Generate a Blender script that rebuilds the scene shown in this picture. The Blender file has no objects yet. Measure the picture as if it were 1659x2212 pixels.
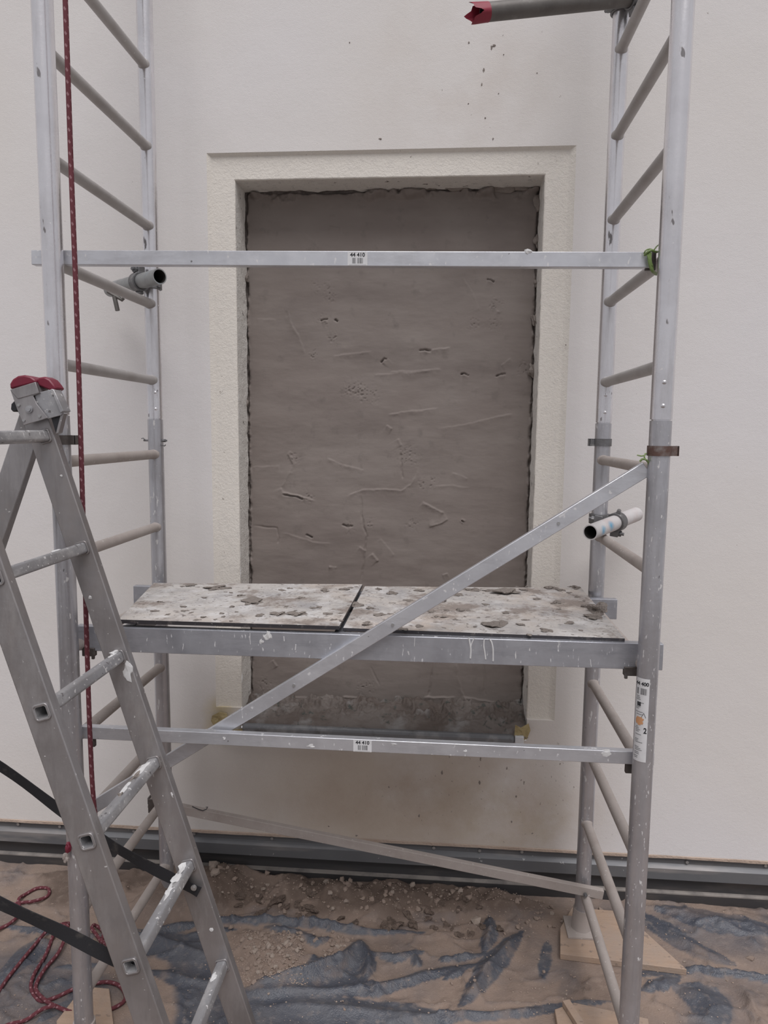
import bpy, bmesh, math, random
import numpy as np
from mathutils import Vector, Matrix

# ------------------------------------------------------------ camera, sky, exposure
scene = bpy.context.scene
COL = scene.collection
FPX, PITCH, YAW, ROLL = 1550.17, 0.113646, 0.080145, 0.009871
IMW, IMH = 1659.0, 2212.0
EYE = np.array([0.0, 0.0, 1.77])

def cam_axes():
    f0 = np.array([-math.sin(YAW), math.cos(YAW), 0.0]); r0 = np.array([math.cos(YAW), math.sin(YAW), 0.0]); u0 = np.array([0, 0, 1.0])
    f = f0 * math.cos(PITCH) - u0 * math.sin(PITCH); u = u0 * math.cos(PITCH) + f0 * math.sin(PITCH)
    r = r0 * math.cos(ROLL) + u * math.sin(ROLL); u2 = u * math.cos(ROLL) - r0 * math.sin(ROLL)
    return r, u2, f
CR, CU, CF = cam_axes()
cam = bpy.data.cameras.new('camera'); cam_ob = bpy.data.objects.new('camera', cam); COL.objects.link(cam_ob)
cam.sensor_fit = 'HORIZONTAL'; cam.sensor_width = 36.0; cam.lens = FPX / IMW * 36.0; cam.clip_start = 0.05
m = Matrix.Identity(4)
for i in range(3):
    m[i][0], m[i][1], m[i][2], m[i][3] = CR[i], CU[i], -CF[i], EYE[i]
cam_ob.matrix_world = m
scene.camera = cam_ob

scene.view_settings.view_transform = 'Standard'
scene.view_settings.look = 'None'
scene.view_settings.gamma = 1.0
scene.view_settings.use_curve_mapping = False
scene.view_settings.exposure = -0.02

world = bpy.data.worlds.new('overcast'); scene.world = world; world.use_nodes = True
wn = world.node_tree.nodes; wl = world.node_tree.links
for n in list(wn): wn.remove(n)
wo = wn.new('ShaderNodeOutputWorld'); wb = wn.new('ShaderNodeBackground'); wt = wn.new('ShaderNodeTexCoord')
ws = wn.new('ShaderNodeSeparateXYZ'); wr = wn.new('ShaderNodeValToRGB')
wl.new(wt.outputs['Generated'], ws.inputs[0]); wl.new(ws.outputs['Z'], wr.inputs[0])
wr.color_ramp.elements[0].position = 0.0; wr.color_ramp.elements[0].color = (0.80, 0.79, 0.82, 1)
wr.color_ramp.elements[1].position = 1.0; wr.color_ramp.elements[1].color = (1.0, 0.985, 1.02, 1)
wl.new(wr.outputs[0], wb.inputs[0]); wb.inputs[1].default_value = 0.56
wl.new(wb.outputs[0], wo.inputs[0])

sun = bpy.data.lights.new('soft_daylight', 'SUN'); sun.energy = 2.35; sun.angle = math.radians(38); sun.color = (1.0, 0.975, 0.985)
sun_ob = bpy.data.objects.new('soft_daylight', sun); COL.objects.link(sun_ob)
sun_ob.rotation_euler = Vector((-0.13, 0.52, -1.0)).to_track_quat('-Z', 'Y').to_euler()

random.seed(7); rng = np.random.default_rng(7)

def at(px, py, Y=None, Z=None):
    """a measured point of the photograph carried onto a known plane of the place"""
    d = CF + CR * (px - IMW / 2) / FPX - CU * (py - IMH / 2) / FPX
    t = (Y - EYE[1]) / d[1] if Y is not None else (Z - EYE[2]) / d[2]
    return EYE + d * t

# ------------------------------------------------------------ noise for height fields
TABS = {}
def vnoise(x, y, seed):
    if seed not in TABS: TABS[seed] = np.random.default_rng(seed).random((256, 256))
    tab = TABS[seed]
    xi = np.floor(x).astype(int); yi = np.floor(y).astype(int); fx = x - xi; fy = y - yi
    fx = fx * fx * (3 - 2 * fx); fy = fy * fy * (3 - 2 * fy)
    a = tab[xi & 255, yi & 255]; b = tab[(xi + 1) & 255, yi & 255]; c = tab[xi & 255, (yi + 1) & 255]; d = tab[(xi + 1) & 255, (yi + 1) & 255]
    return (a * (1 - fx) + b * fx) * (1 - fy) + (c * (1 - fx) + d * fx) * fy
def fbm(x, y, seed, oct=4):
    s = 0; a = 0.5; t = 0
    for o in range(oct):
        s = s + a * vnoise(x * 2 ** o + 17 * o, y * 2 ** o + 5 * o, seed + o); t += a; a *= 0.5
    return s / t
def seg_dist(X, Y, pts):
    """distance to a polyline and position along it (0..1)"""
    global SIDE
    SIDE = np.zeros(X.shape); best = np.full(X.shape, 1e9); par = np.zeros(X.shape); n = len(pts) - 1
    for i in range(n):
        ax, ay = pts[i][:2]; bx, by = pts[i + 1][:2]; dx, dy = bx - ax, by - ay; L = dx * dx + dy * dy + 1e-12
        t = np.clip(((X - ax) * dx + (Y - ay) * dy) / L, 0, 1)
        d = np.hypot(X - ax - t * dx, Y - ay - t * dy); m_ = d < best
        SIDE = np.where(m_, (X - ax) * dy - (Y - ay) * dx, SIDE); best = np.where(m_, d, best); par = np.where(m_, (i + t) / n, par)
    return best, par
def inside(X, Y, poly):
    c = np.zeros(X.shape, bool); n = len(poly)
    for i in range(n):
        x1, y1 = poly[i][:2]; x2, y2 = poly[(i + 1) % n][:2]
        cond = ((y1 > Y) != (y2 > Y)) & (X < (x2 - x1) * (Y - y1) / (y2 - y1 + 1e-12) + x1)
        c ^= cond
    return c
def sstep(a, b, x):
    t = np.clip((x - a) / (b - a), 0, 1); return t * t * (3 - 2 * t)

# ------------------------------------------------------------ materials
def material(name, base, rough=0.6, metal=0.0, layers=(), bump=(), attr=None, spec=0.5):
    """layers: dict(col, scale, lo, hi, amt, stretch, seed, rough); bump: (scale, strength, distance, stretch)"""
    mt = bpy.data.materials.new(name); mt.use_nodes = True
    nt = mt.node_tree; N = nt.nodes; L = nt.links
    b = N['Principled BSDF']; b.inputs['Roughness'].default_value = rough; b.inputs['Metallic'].default_value = metal
    b.inputs['Specular IOR Level'].default_value = spec
    tc = N.new('ShaderNodeTexCoord'); src = tc.outputs['Object']
    rgb = N.new('ShaderNodeRGB'); rgb.outputs[0].default_value = (*base, 1); cur = rgb.outputs[0]
    rv = N.new('ShaderNodeValue'); rv.outputs[0].default_value = rough; curR = rv.outputs[0]
    mv = N.new('ShaderNodeValue'); mv.outputs[0].default_value = metal; curM = mv.outputs[0]
    def coords(stretch, seed):
        mp = N.new('ShaderNodeMapping'); mp.inputs['Scale'].default_value = stretch
        mp.inputs['Location'].default_value = (seed * 3.1, seed * 1.7, seed * 2.3); L.new(src, mp.inputs[0]); return mp.outputs[0]
    for ly in layers:
        if 'attr' in ly:
            an = N.new('ShaderNodeAttribute'); an.attribute_name = ly['attr']; fac = an.outputs['Fac']
        else:
            nz = N.new('ShaderNodeTexNoise'); nz.inputs['Scale'].default_value = ly['scale']; nz.inputs['Detail'].default_value = ly.get('detail', 4)
            nz.inputs['Roughness'].default_value = ly.get('nrough', 0.55)
            L.new(coords(ly.get('stretch', (1, 1, 1)), ly.get('seed', 1)), nz.inputs['Vector']); fac = nz.outputs['Fac']
        mr = N.new('ShaderNodeMapRange'); mr.inputs['From Min'].default_value = ly.get('lo', 0); mr.inputs['From Max'].default_value = ly.get('hi', 1)
        mr.inputs['To Max'].default_value = ly.get('amt', 1.0); L.new(fac, mr.inputs['Value']); f = mr.outputs[0]
        if 'box' in ly:      # a stain keeps to its own place on the surface
            sp = N.new('ShaderNodeVectorMath'); sp.operation = 'DISTANCE'
            mp = N.new('ShaderNodeMapping'); cx, cy, cz, sx, sy, sz = ly['box']
            mp.inputs['Scale'].default_value = (1 / sx, 1 / sy, 1 / sz); mp.inputs['Location'].default_value = (-cx / sx, -cy / sy, -cz / sz)
            L.new(src, mp.inputs[0]); L.new(mp.outputs[0], sp.inputs[0]); sp.inputs[1].default_value = (0, 0, 0)
            m2 = N.new('ShaderNodeMapRange'); m2.inputs['From Min'].default_value = 1.0; m2.inputs['From Max'].default_value = 0.2; L.new(sp.outputs['Value'], m2.inputs['Value'])
            ml = N.new('ShaderNodeMath'); ml.operation = 'MULTIPLY'; L.new(f, ml.inputs[0]); L.new(m2.outputs[0], ml.inputs[1]); f = ml.outputs[0]
        mx = N.new('ShaderNodeMix'); mx.data_type = 'RGBA'; L.new(f, mx.inputs['Factor']); L.new(cur, mx.inputs['A']); mx.inputs['B'].default_value = (*ly['col'], 1); cur = mx.outputs['Result']
        if 'rough' in ly:
            mf = N.new('ShaderNodeMix'); L.new(f, mf.inputs['Factor']); L.new(curR, mf.inputs['A']); mf.inputs['B'].default_value = ly['rough']; curR = mf.outputs['Result']
        if 'metal' in ly:
            mf = N.new('ShaderNodeMix'); L.new(f, mf.inputs['Factor']); L.new(curM, mf.inputs['A']); mf.inputs['B'].default_value = ly['metal']; curM = mf.outputs['Result']
    L.new(cur, b.inputs['Base Color']); L.new(curR, b.inputs['Roughness']); L.new(curM, b.inputs['Metallic'])
    prev = None
    for bp in bump:
        sc, st, di = bp[:3]
        nz = N.new('ShaderNodeTexNoise'); nz.inputs['Scale'].default_value = sc; nz.inputs['Detail'].default_value = 5
        L.new(coords(bp[3] if len(bp) > 3 else (1, 1, 1), 5), nz.inputs['Vector'])
        bn = N.new('ShaderNodeBump'); bn.inputs['Strength'].default_value = st; bn.inputs['Distance'].default_value = di
        L.new(nz.outputs['Fac'], bn.inputs['Height'])
        if prev: L.new(prev, bn.inputs['Normal'])
        prev = bn.outputs[0]
    if prev: L.new(prev, b.inputs['Normal'])
    return mt

def srgb(r, g, b):
    return tuple(((c / 255) / 12.92 if c / 255 <= 0.04045 else ((c / 255 + 0.055) / 1.055) ** 2.4) for c in (r, g, b))

WHITE = (0.80, 0.80, 0.78); MORT = (0.20, 0.17, 0.155); SAND = (0.36, 0.275, 0.22)
fleck = lambda sc=70, amt=.9, lo=.665, seed=1, st=(1, 1, 1): dict(col=(.66, .65, .64), scale=sc * 1.7, lo=lo + .015, hi=lo + .06, amt=amt * .85, detail=3, seed=seed, rough=.8, metal=0, stretch=st)
smear = lambda sc=10, amt=.5, seed=3, col=(.62, .61, .62), st=(1, 1, .3): dict(col=col, scale=sc, lo=.50, hi=.72, amt=amt, detail=6, nrough=.7, seed=seed, rough=.65, stretch=st)
grime = lambda sc=14, amt=.6, seed=2, col=(.27, .25, .25): dict(col=col, scale=sc, lo=.45, hi=.75, amt=amt, seed=seed)
scuff = lambda sc=40, seed=4, st=(1, 1, .35), lo=.69: dict(col=(.07, .06, .06), scale=sc, lo=lo, hi=lo + .03, amt=.8, detail=3, seed=seed, stretch=st, rough=.8, metal=0)

M = {}
STUB_C = (at(1275, 1150, Y=2.240) + at(1374, 1111, Y=2.50)) / 2       # middle of the white-splashed tube
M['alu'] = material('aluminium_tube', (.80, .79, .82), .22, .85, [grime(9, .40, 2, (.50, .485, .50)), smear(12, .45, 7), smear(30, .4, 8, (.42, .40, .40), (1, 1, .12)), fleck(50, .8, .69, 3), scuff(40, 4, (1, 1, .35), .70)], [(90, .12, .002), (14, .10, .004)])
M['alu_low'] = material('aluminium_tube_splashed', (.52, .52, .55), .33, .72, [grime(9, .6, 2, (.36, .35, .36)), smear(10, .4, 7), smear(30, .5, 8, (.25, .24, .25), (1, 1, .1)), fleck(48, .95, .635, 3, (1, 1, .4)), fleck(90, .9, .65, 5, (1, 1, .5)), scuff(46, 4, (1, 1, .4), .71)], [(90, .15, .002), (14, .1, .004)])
M['rung'] = material('dusty_aluminium_rung', (.44, .42, .41), .55, .3, [grime(12, .7, 2, (.34, .31, .295)), smear(16, .4, 3, (.52, .50, .48), (1, .3, 1)), fleck(60, .8, .68, 6)], [(160, .2, .002)])
M['rung_low'] = material('sandy_aluminium_rung', (.41, .365, .34), .75, .12, [grime(10, .7, 3, (.31, .265, .24)), smear(16, .4, 3, (.50, .46, .43), (1, .3, 1)), fleck(60, .9, .66, 7)], [(160, .2, .002)])
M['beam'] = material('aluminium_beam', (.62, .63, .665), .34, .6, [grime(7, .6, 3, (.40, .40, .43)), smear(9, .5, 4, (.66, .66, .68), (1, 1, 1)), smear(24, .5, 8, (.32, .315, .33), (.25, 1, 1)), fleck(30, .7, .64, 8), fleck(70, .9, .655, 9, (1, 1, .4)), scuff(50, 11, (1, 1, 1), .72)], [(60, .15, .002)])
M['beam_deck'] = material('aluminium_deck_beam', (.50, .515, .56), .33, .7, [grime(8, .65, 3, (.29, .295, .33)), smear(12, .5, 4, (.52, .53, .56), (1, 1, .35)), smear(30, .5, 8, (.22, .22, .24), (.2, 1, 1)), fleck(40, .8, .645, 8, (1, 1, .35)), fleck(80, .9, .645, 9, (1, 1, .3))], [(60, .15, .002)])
M['ladder'] = material('ladder_aluminium', (.345, .33, .335), .36, .6, [grime(6, .8, 2, (.22, .205, .20)), smear(5, .55, 9, (.33, .285, .255), (1, 1, .5)), smear(26, .45, 8, (.20, .19, .19), (1, 1, .15)), smear(16, .35, 6, (.55, .54, .54), (1, 1, .3)), fleck(55, .95, .69, 5)], [(8, .12, .012), (120, .1, .002)])
M['ladder_rung'] = material('ladder_rung_aluminium', (.38, .38, .395), .40, .5, [grime(10, .6, 2, (.27, .26, .26)), smear(12, .8, 5, (.62, .61, .60), (1, .6, 1)), fleck(50, .9, .61, 6), scuff(60, 3, (1, 1, 1), .68)], [(150, .2, .002)])
M['steel'] = material('galvanised_steel', (.36, .37, .37), .5, .6, [grime(22, .7, 2, (.24, .235, .24)), dict(col=(.16, .24, .32), scale=18, lo=.60, hi=.72, amt=.55, seed=4, metal=0)], [(120, .2, .002)])
M['steel_paint'] = material('splashed_white_steel_tube', (.62, .60, .60), .6, .15, [dict(col=(.55, .44, .42), scale=12, lo=.5, hi=.7, amt=.5, seed=3), *[dict(col=(.09, .36, .56), scale=45, lo=.30, hi=.52, amt=.9, seed=12, box=(*(at(a_, b_, Y=y_) - STUB_C), rr_, rr_, rr_)) for a_, b_, y_, rr_ in ((1302, 1146, 2.262, .019), (1322, 1136, 2.30, .022))], dict(col=(.25, .25, .25), scale=50, lo=.66, hi=.7, amt=.8, seed=2)], [(120, .2, .002)])
M['steel_dark'] = material('weathered_dark_steel', (.165, .155, .145), .55, .5, [grime(18, .6, 2, (.11, .10, .095)), dict(col=(.26, .25, .24), scale=30, lo=.6, hi=.72, amt=.5, seed=3)], [(120, .2, .002)])
M['coupler'] = material('cast_coupler_steel', (.20, .20, .205), .5, .65, [grime(40, .6, 2, (.12, .115, .11)), dict(col=(.45, .44, .43), scale=60, lo=.62, hi=.7, amt=.6, seed=3)], [(150, .3, .003)])
M['bore'] = material('shade_dark_tube_bore', (.030, .027, .025), .8, .1, [grime(40, .6, 2, (.07, .06, .05))])  # shade inside the hollow tubes, put into the colour as near-black
M['rust'] = material('rusty_clip_steel', (.14, .085, .07), .55, .5, [grime(40, .7, 2, (.30, .28, .27))], [(150, .3, .002)])
M['dark_clip'] = material('dark_steel_clip', (.10, .085, .08), .55, .5, [grime(40, .6, 2, (.2, .19, .18))])
M['red'] = material('red_plastic', (.17, .010, .030), .42, 0, [grime(30, .5, 2, (.13, .02, .035)), fleck(70, .6, .72)])
M['red_tape'] = material('red_tape', (.27, .022, .045), .5, 0, [grime(40, .5, 2, (.18, .02, .035))])
M['black'] = material('black_plastic', (.018, .018, .022), .45, 0, [dict(col=(.12, .11, .10), scale=40, lo=.62, hi=.75, amt=.5)])
M['strap'] = material('black_webbing', (.014, .014, .017), .75, 0, [dict(col=(.10, .09, .08), scale=24, lo=.60, hi=.75, amt=.5)], [(400, .4, .001)])
M['green'] = material('green_coated_wire', (.16, .24, .07), .5, 0, [grime(60, .6, 2, (.36, .40, .26))])
M['white_paint'] = material('dried_white_paint', (.62, .62, .62), .6, 0, [grime(60, .4, 2, (.5, .49, .48))])
M['paper'] = material('sticker_paper', (.66, .66, .67), .6, 0, [grime(60, .35, 2, (.5, .5, .5))])
M['ink'] = material('black_ink', (.025, .025, .03), .7)
M['grey_ink'] = material('grey_ink', (.16, .16, .165), .7)
M['orange'] = material('orange_print', (.58, .30, .15), .7)
M['wood'] = material('pale_plank_wood', (.40, .29, .215), .8, 0, [dict(col=(.33, .235, .17), scale=9, lo=.4, hi=.7, amt=.6, stretch=(1, 8, 8)), dict(col=(.35, .275, .225), scale=6, lo=.42, hi=.62, amt=.85, seed=5, nrough=.7), dict(col=(.20, .155, .13), scale=40, lo=.62, hi=.68, amt=.7, seed=7)], [(30, .2, .004, (1, 8, 8)), (120, .3, .003)])
M['ply_edge'] = material('black_film_board_edge', (.035, .032, .036), .5, 0, [fleck(90, .8, .66), dict(col=(.16, .14, .13), scale=40, lo=.55, hi=.7, amt=.6)])
M['ply'] = material('mortar_splashed_board', (.50, .475, .45), .8, 0, [
    dict(col=(.50, .42, .36), scale=2.2, lo=.50, hi=.66, amt=.7, seed=6),
    dict(col=(.31, .30, .305), scale=9.0, lo=.44, hi=.66, amt=.85, seed=3, nrough=.72, detail=8),
    dict(col=(.60, .59, .585), scale=14.0, lo=.50, hi=.64, amt=.8, seed=8, nrough=.7, detail=7),
    dict(col=(.235, .195, .17), scale=5.0, lo=.52, hi=.60, amt=.85, seed=9, nrough=.72, detail=8),
    dict(col=(.19, .165, .15), scale=38.0, lo=.60, hi=.65, amt=.8, seed=19, nrough=.6, detail=5),
    dict(col=(.12, .10, .09), scale=85, lo=.63, hi=.68, amt=.7, seed=12)], [(30, .5, .008), (140, .5, .004)])
M['mortar'] = material('damp_mortar', (.275, .24, .215), .85, 0, [dict(col=(.31, .275, .25), scale=.6, lo=.45, hi=.6, amt=.8), dict(col=(.13, .11, .10), scale=2.5, lo=.60, hi=.7, amt=.6, seed=3)], [(3, .5, .2)])
M['clod'] = material('damp_brown_clod', (.185, .137, .110), .95, 0, [dict(col=(.25, .19, .155), scale=1.4, lo=.45, hi=.62, amt=.85), dict(col=(.07, .052, .042), scale=4, lo=.58, hi=.68, amt=.7, seed=3)], [(5, .6, .15)])
M['stone'] = material('sandy_rubble', (.33, .255, .21), .9, 0, [dict(col=(.42, .34, .29), scale=25, lo=.5, hi=.7, amt=.7), dict(col=(.25, .19, .16), scale=60, lo=.6, hi=.7, amt=.6, seed=3)], [(90, .5, .004)])
M['stone_pale'] = material('pale_rubble', (.40, .33, .28), .9, 0, [dict(col=(.40, .32, .27), scale=40, lo=.5, hi=.7, amt=.7)], [(90, .5, .004)])
M['stucco'] = material('cream_stucco', (.705, .675, .650), .9, 0, [
    dict(col=(.725, .705, .710), scale=.9, lo=.35, hi=.65, amt=.8, seed=2, detail=2),
    dict(col=(.56, .475, .395), scale=2.2, lo=.15, hi=.50, amt=.95, seed=4, box=(-.2, 2.6, .38, .95, 1, .62)),
    dict(col=(.47, .375, .30), scale=3.5, lo=.38, hi=.66, amt=.9, seed=5, box=(-.05, 2.6, .36, .80, 1, .30), nrough=.7, detail=7),
    dict(col=(.47, .385, .27), scale=5.0, lo=.42, hi=.70, amt=.8, seed=6, box=(.28, 2.6, .30, .38, 1, .20), nrough=.65),
    dict(col=(.50, .40, .20), scale=8.0, lo=.30, hi=.60, amt=.9, seed=6, box=(-.83, 2.6, .66, .09, 1, .12)),
    dict(col=(.60, .545, .50), scale=2.6, lo=.45, hi=.68, amt=.6, seed=7, box=(.05, 2.6, 2.95, .45, 1, .45), nrough=.65),
    dict(col=(.16, .13, .115), scale=60, lo=.70, hi=.73, amt=.8, seed=8, box=(.12, 2.6, 3.0, .28, 1, .5), detail=3, stretch=(1, 1, .6)),
    dict(col=(.20, .16, .13), scale=90, lo=.66, hi=.70, amt=.75, seed=9, box=(.22, 2.6, .42, .7, 1, .35), detail=3, stretch=(1, 1, .6)),
    dict(col=(.22, .18, .15), scale=60, lo=.735, hi=.76, amt=.6, seed=10, detail=3),
    ], [(420, .30, .003), (70, .13, .003, (1, 1, 1.4)), (6, .12, .02)])
M['stucco_rough'] = material('coarse_stucco_band', (.745, .705, .645), .9, 0, [
    dict(col=(.64, .61, .57), scale=60, lo=.5, hi=.70, amt=.4, seed=2),
    dict(col=(.70, .645, .545), scale=2.2, lo=.35, hi=.62, amt=.6, seed=4, box=(-.2, 2.6, .55, 1.1, 1, .45)),
    dict(col=(.25, .21, .185), scale=45, lo=.72, hi=.75, amt=.7, seed=10, detail=3)], [(300, .35, .004), (110, .38, .004), (14, .2, .008)])
M['reveal'] = material('smeared_reveal_stucco', (.76, .735, .69), .9, 0, [
    dict(col=(.50, .48, .46), scale=40, lo=.56, hi=.66, amt=.6, seed=2, nrough=.7),
    dict(col=(.14, .12, .105), scale=34, lo=.66, hi=.69, amt=.9, seed=4)], [(200, .6, .005), (60, .5, .006)])
M['substrate'] = material('crumbly_dark_substrate', (.085, .068, .058), .95, 0, [dict(col=(.15, .125, .11), scale=50, lo=.5, hi=.6, amt=.8)], [(70, .9, .012)])
M['infill'] = material('smoothed_grey_mortar', (.215, .182, .164), .78, 0, [
    dict(col=(.250, .218, .198), scale=3.0, lo=.40, hi=.65, amt=.8, seed=2, stretch=(1, 1, 1.6)),
    dict(col=(.175, .146, .132), scale=5.0, lo=.48, hi=.72, amt=.8, seed=5, stretch=(.6, 1, 1.6)),
    dict(col=(.15, .128, .115), scale=22, lo=.60, hi=.75, amt=.5, seed=7)], [(14, .12, .008, (.5, 1, 2.5)), (160, .12, .002)])
M['sill'] = material('mortar_smeared_sill', (.165, .142, .128), .7, 0, [
    dict(col=(.105, .082, .070), scale=6, lo=.42, hi=.58, amt=.9, seed=3, nrough=.65),
    dict(col=(.29, .285, .28), scale=9, lo=.56, hi=.70, amt=.7, seed=5), dict(col=(.06, .066, .058), scale=28, lo=.60, hi=.66, amt=.9, seed=4)], [(80, .5, .006)])
M['sill_metal'] = material('grey_sill_edge', (.19, .195, .205), .5, .25, [dict(col=(.33, .33, .33), scale=14, lo=.5, hi=.65, amt=.7, seed=3), dict(col=(.09, .085, .085), scale=20, lo=.55, hi=.7, amt=.7)], [(80, .3, .003)])
M['foam'] = material('yellow_tape', (.44, .355, .185), .7, 0, [dict(col=(.34, .25, .11), scale=40, lo=.5, hi=.7, amt=.7)], [(60, .6, .01)])
M['flashing'] = material('slate_metal_flashing', (.150, .153, .160), .5, .3, [grime(6, .5, 2, (.115, .118, .128)), dict(col=(.36, .33, .31), scale=7, lo=.56, hi=.72, amt=.5, seed=4, stretch=(.35, 1, 3)), fleck(30, .6, .69, 6)], [(40, .1, .003)])
M['flashing_dark'] = material('dirty_dark_flashing', (.060, .058, .060), .6, .2, [dict(col=(.15, .13, .12), scale=9, lo=.52, hi=.72, amt=.6, seed=4, stretch=(.4, 1, 2))])
M['flash_edge'] = material('sandy_flashing_lip', (.33, .30, .275), .7, .1, [grime(16, .8, 2, (.12, .115, .115))])
M['fibre_edge'] = material('raw_board_edge', (.50, .40, .33), .9, 0, [dict(col=(.38, .29, .23), scale=20, lo=.4, hi=.65, amt=.8, stretch=(.3, 1, 1))], [(90, .6, .006)])
M['screw'] = material('screw_head_zinc', (.42, .42, .42), .4, .7)
M['earth'] = material('bare_earth', (.12, .095, .08), .95, 0, [dict(col=(.17, .135, .11), scale=8, lo=.4, hi=.65, amt=.8)], [(30, .6, .02)])
M['sheet'] = material('dusty_slate_plastic_sheet', (.066, .072, .090), .33, 0, [
    dict(col=(.125, .125, .135), scale=9, lo=.42, hi=.72, amt=.75, seed=3, rough=.7, nrough=.7),
    dict(attr='dust', col=(.270, .203, .163), lo=0, hi=1, amt=.96, rough=.95),
    dict(attr='damp', col=(.115, .083, .066), lo=0, hi=1, amt=.85, rough=.9),
    dict(col=(.36, .29, .24), scale=40, lo=.55, hi=.72, amt=.30, seed=8, rough=.9, detail=6), dict(col=(.45, .39, .35), scale=150, lo=.72, hi=.75, amt=.7, seed=9, rough=.9, detail=2)], [(60, .35, .008), (220, .5, .004)])
def rope_material():
    mt = bpy.data.materials.new('red_braided_rope'); mt.use_nodes = True
    N = mt.node_tree.nodes; L = mt.node_tree.links; b = N['Principled BSDF']; b.inputs['Roughness'].default_value = .85
    uv = N.new('ShaderNodeUVMap'); sp = N.new('ShaderNodeSeparateXYZ'); L.new(uv.outputs[0], sp.inputs[0])
    def mth(op, a, c=None):
        k = N.new('ShaderNodeMath'); k.operation = op
        for i, q in enumerate((a, c)):
            if q is None: continue
            if isinstance(q, (int, float)): k.inputs[i].default_value = q
            else: L.new(q, k.inputs[i])
        return k.outputs[0]
    ph = mth('ADD', mth('MULTIPLY', sp.outputs[0], 38.0), mth('MULTIPLY', sp.outputs[1], 2.0))
    fr = mth('FRACT', ph); tick = mth('LESS_THAN', fr, .30)
    fr2 = mth('FRACT', mth('SUBTRACT', mth('MULTIPLY', sp.outputs[0], 38.0), mth('MULTIPLY', sp.outputs[1], 2.0))); tick2 = mth('LESS_THAN', fr2, .45)
    f = mth('MULTIPLY', tick, tick2)
    nz = N.new('ShaderNodeTexNoise'); nz.inputs['Scale'].default_value = 25
    mx0 = N.new('ShaderNodeMix'); mx0.data_type = 'RGBA'; L.new(nz.outputs['Fac'], mx0.inputs['Factor']); mx0.inputs['A'].default_value = (.095, .020, .030, 1); mx0.inputs['B'].default_value = (.145, .034, .042, 1)
    mx = N.new('ShaderNodeMix'); mx.data_type = 'RGBA'; L.new(f, mx.inputs['Factor']); L.new(mx0.outputs['Result'], mx.inputs['A']); mx.inputs['B'].default_value = (.27, .14, .155, 1)
    L.new(mx.outputs['Result'], b.inputs['Base Color'])
    bn = N.new('ShaderNodeBump'); bn.inputs['Strength'].default_value = .6; bn.inputs['Distance'].default_value = .002; L.new(fr, bn.inputs['Height']); L.new(bn.outputs[0], b.inputs['Normal'])
    return mt
M['rope'] = rope_material()

# ------------------------------------------------------------ mesh builder
V = lambda *a: np.array(a[0] if len(a) == 1 else a, float)
def unit(v): v = V(v); return v / np.linalg.norm(v)
def frame_of(d):
    d = unit(d); h = V(0, 0, 1) if abs(d[2]) < .95 else V(1, 0, 0)
    a = unit(np.cross(h, d)); b = np.cross(d, a); return a, b, d

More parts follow.
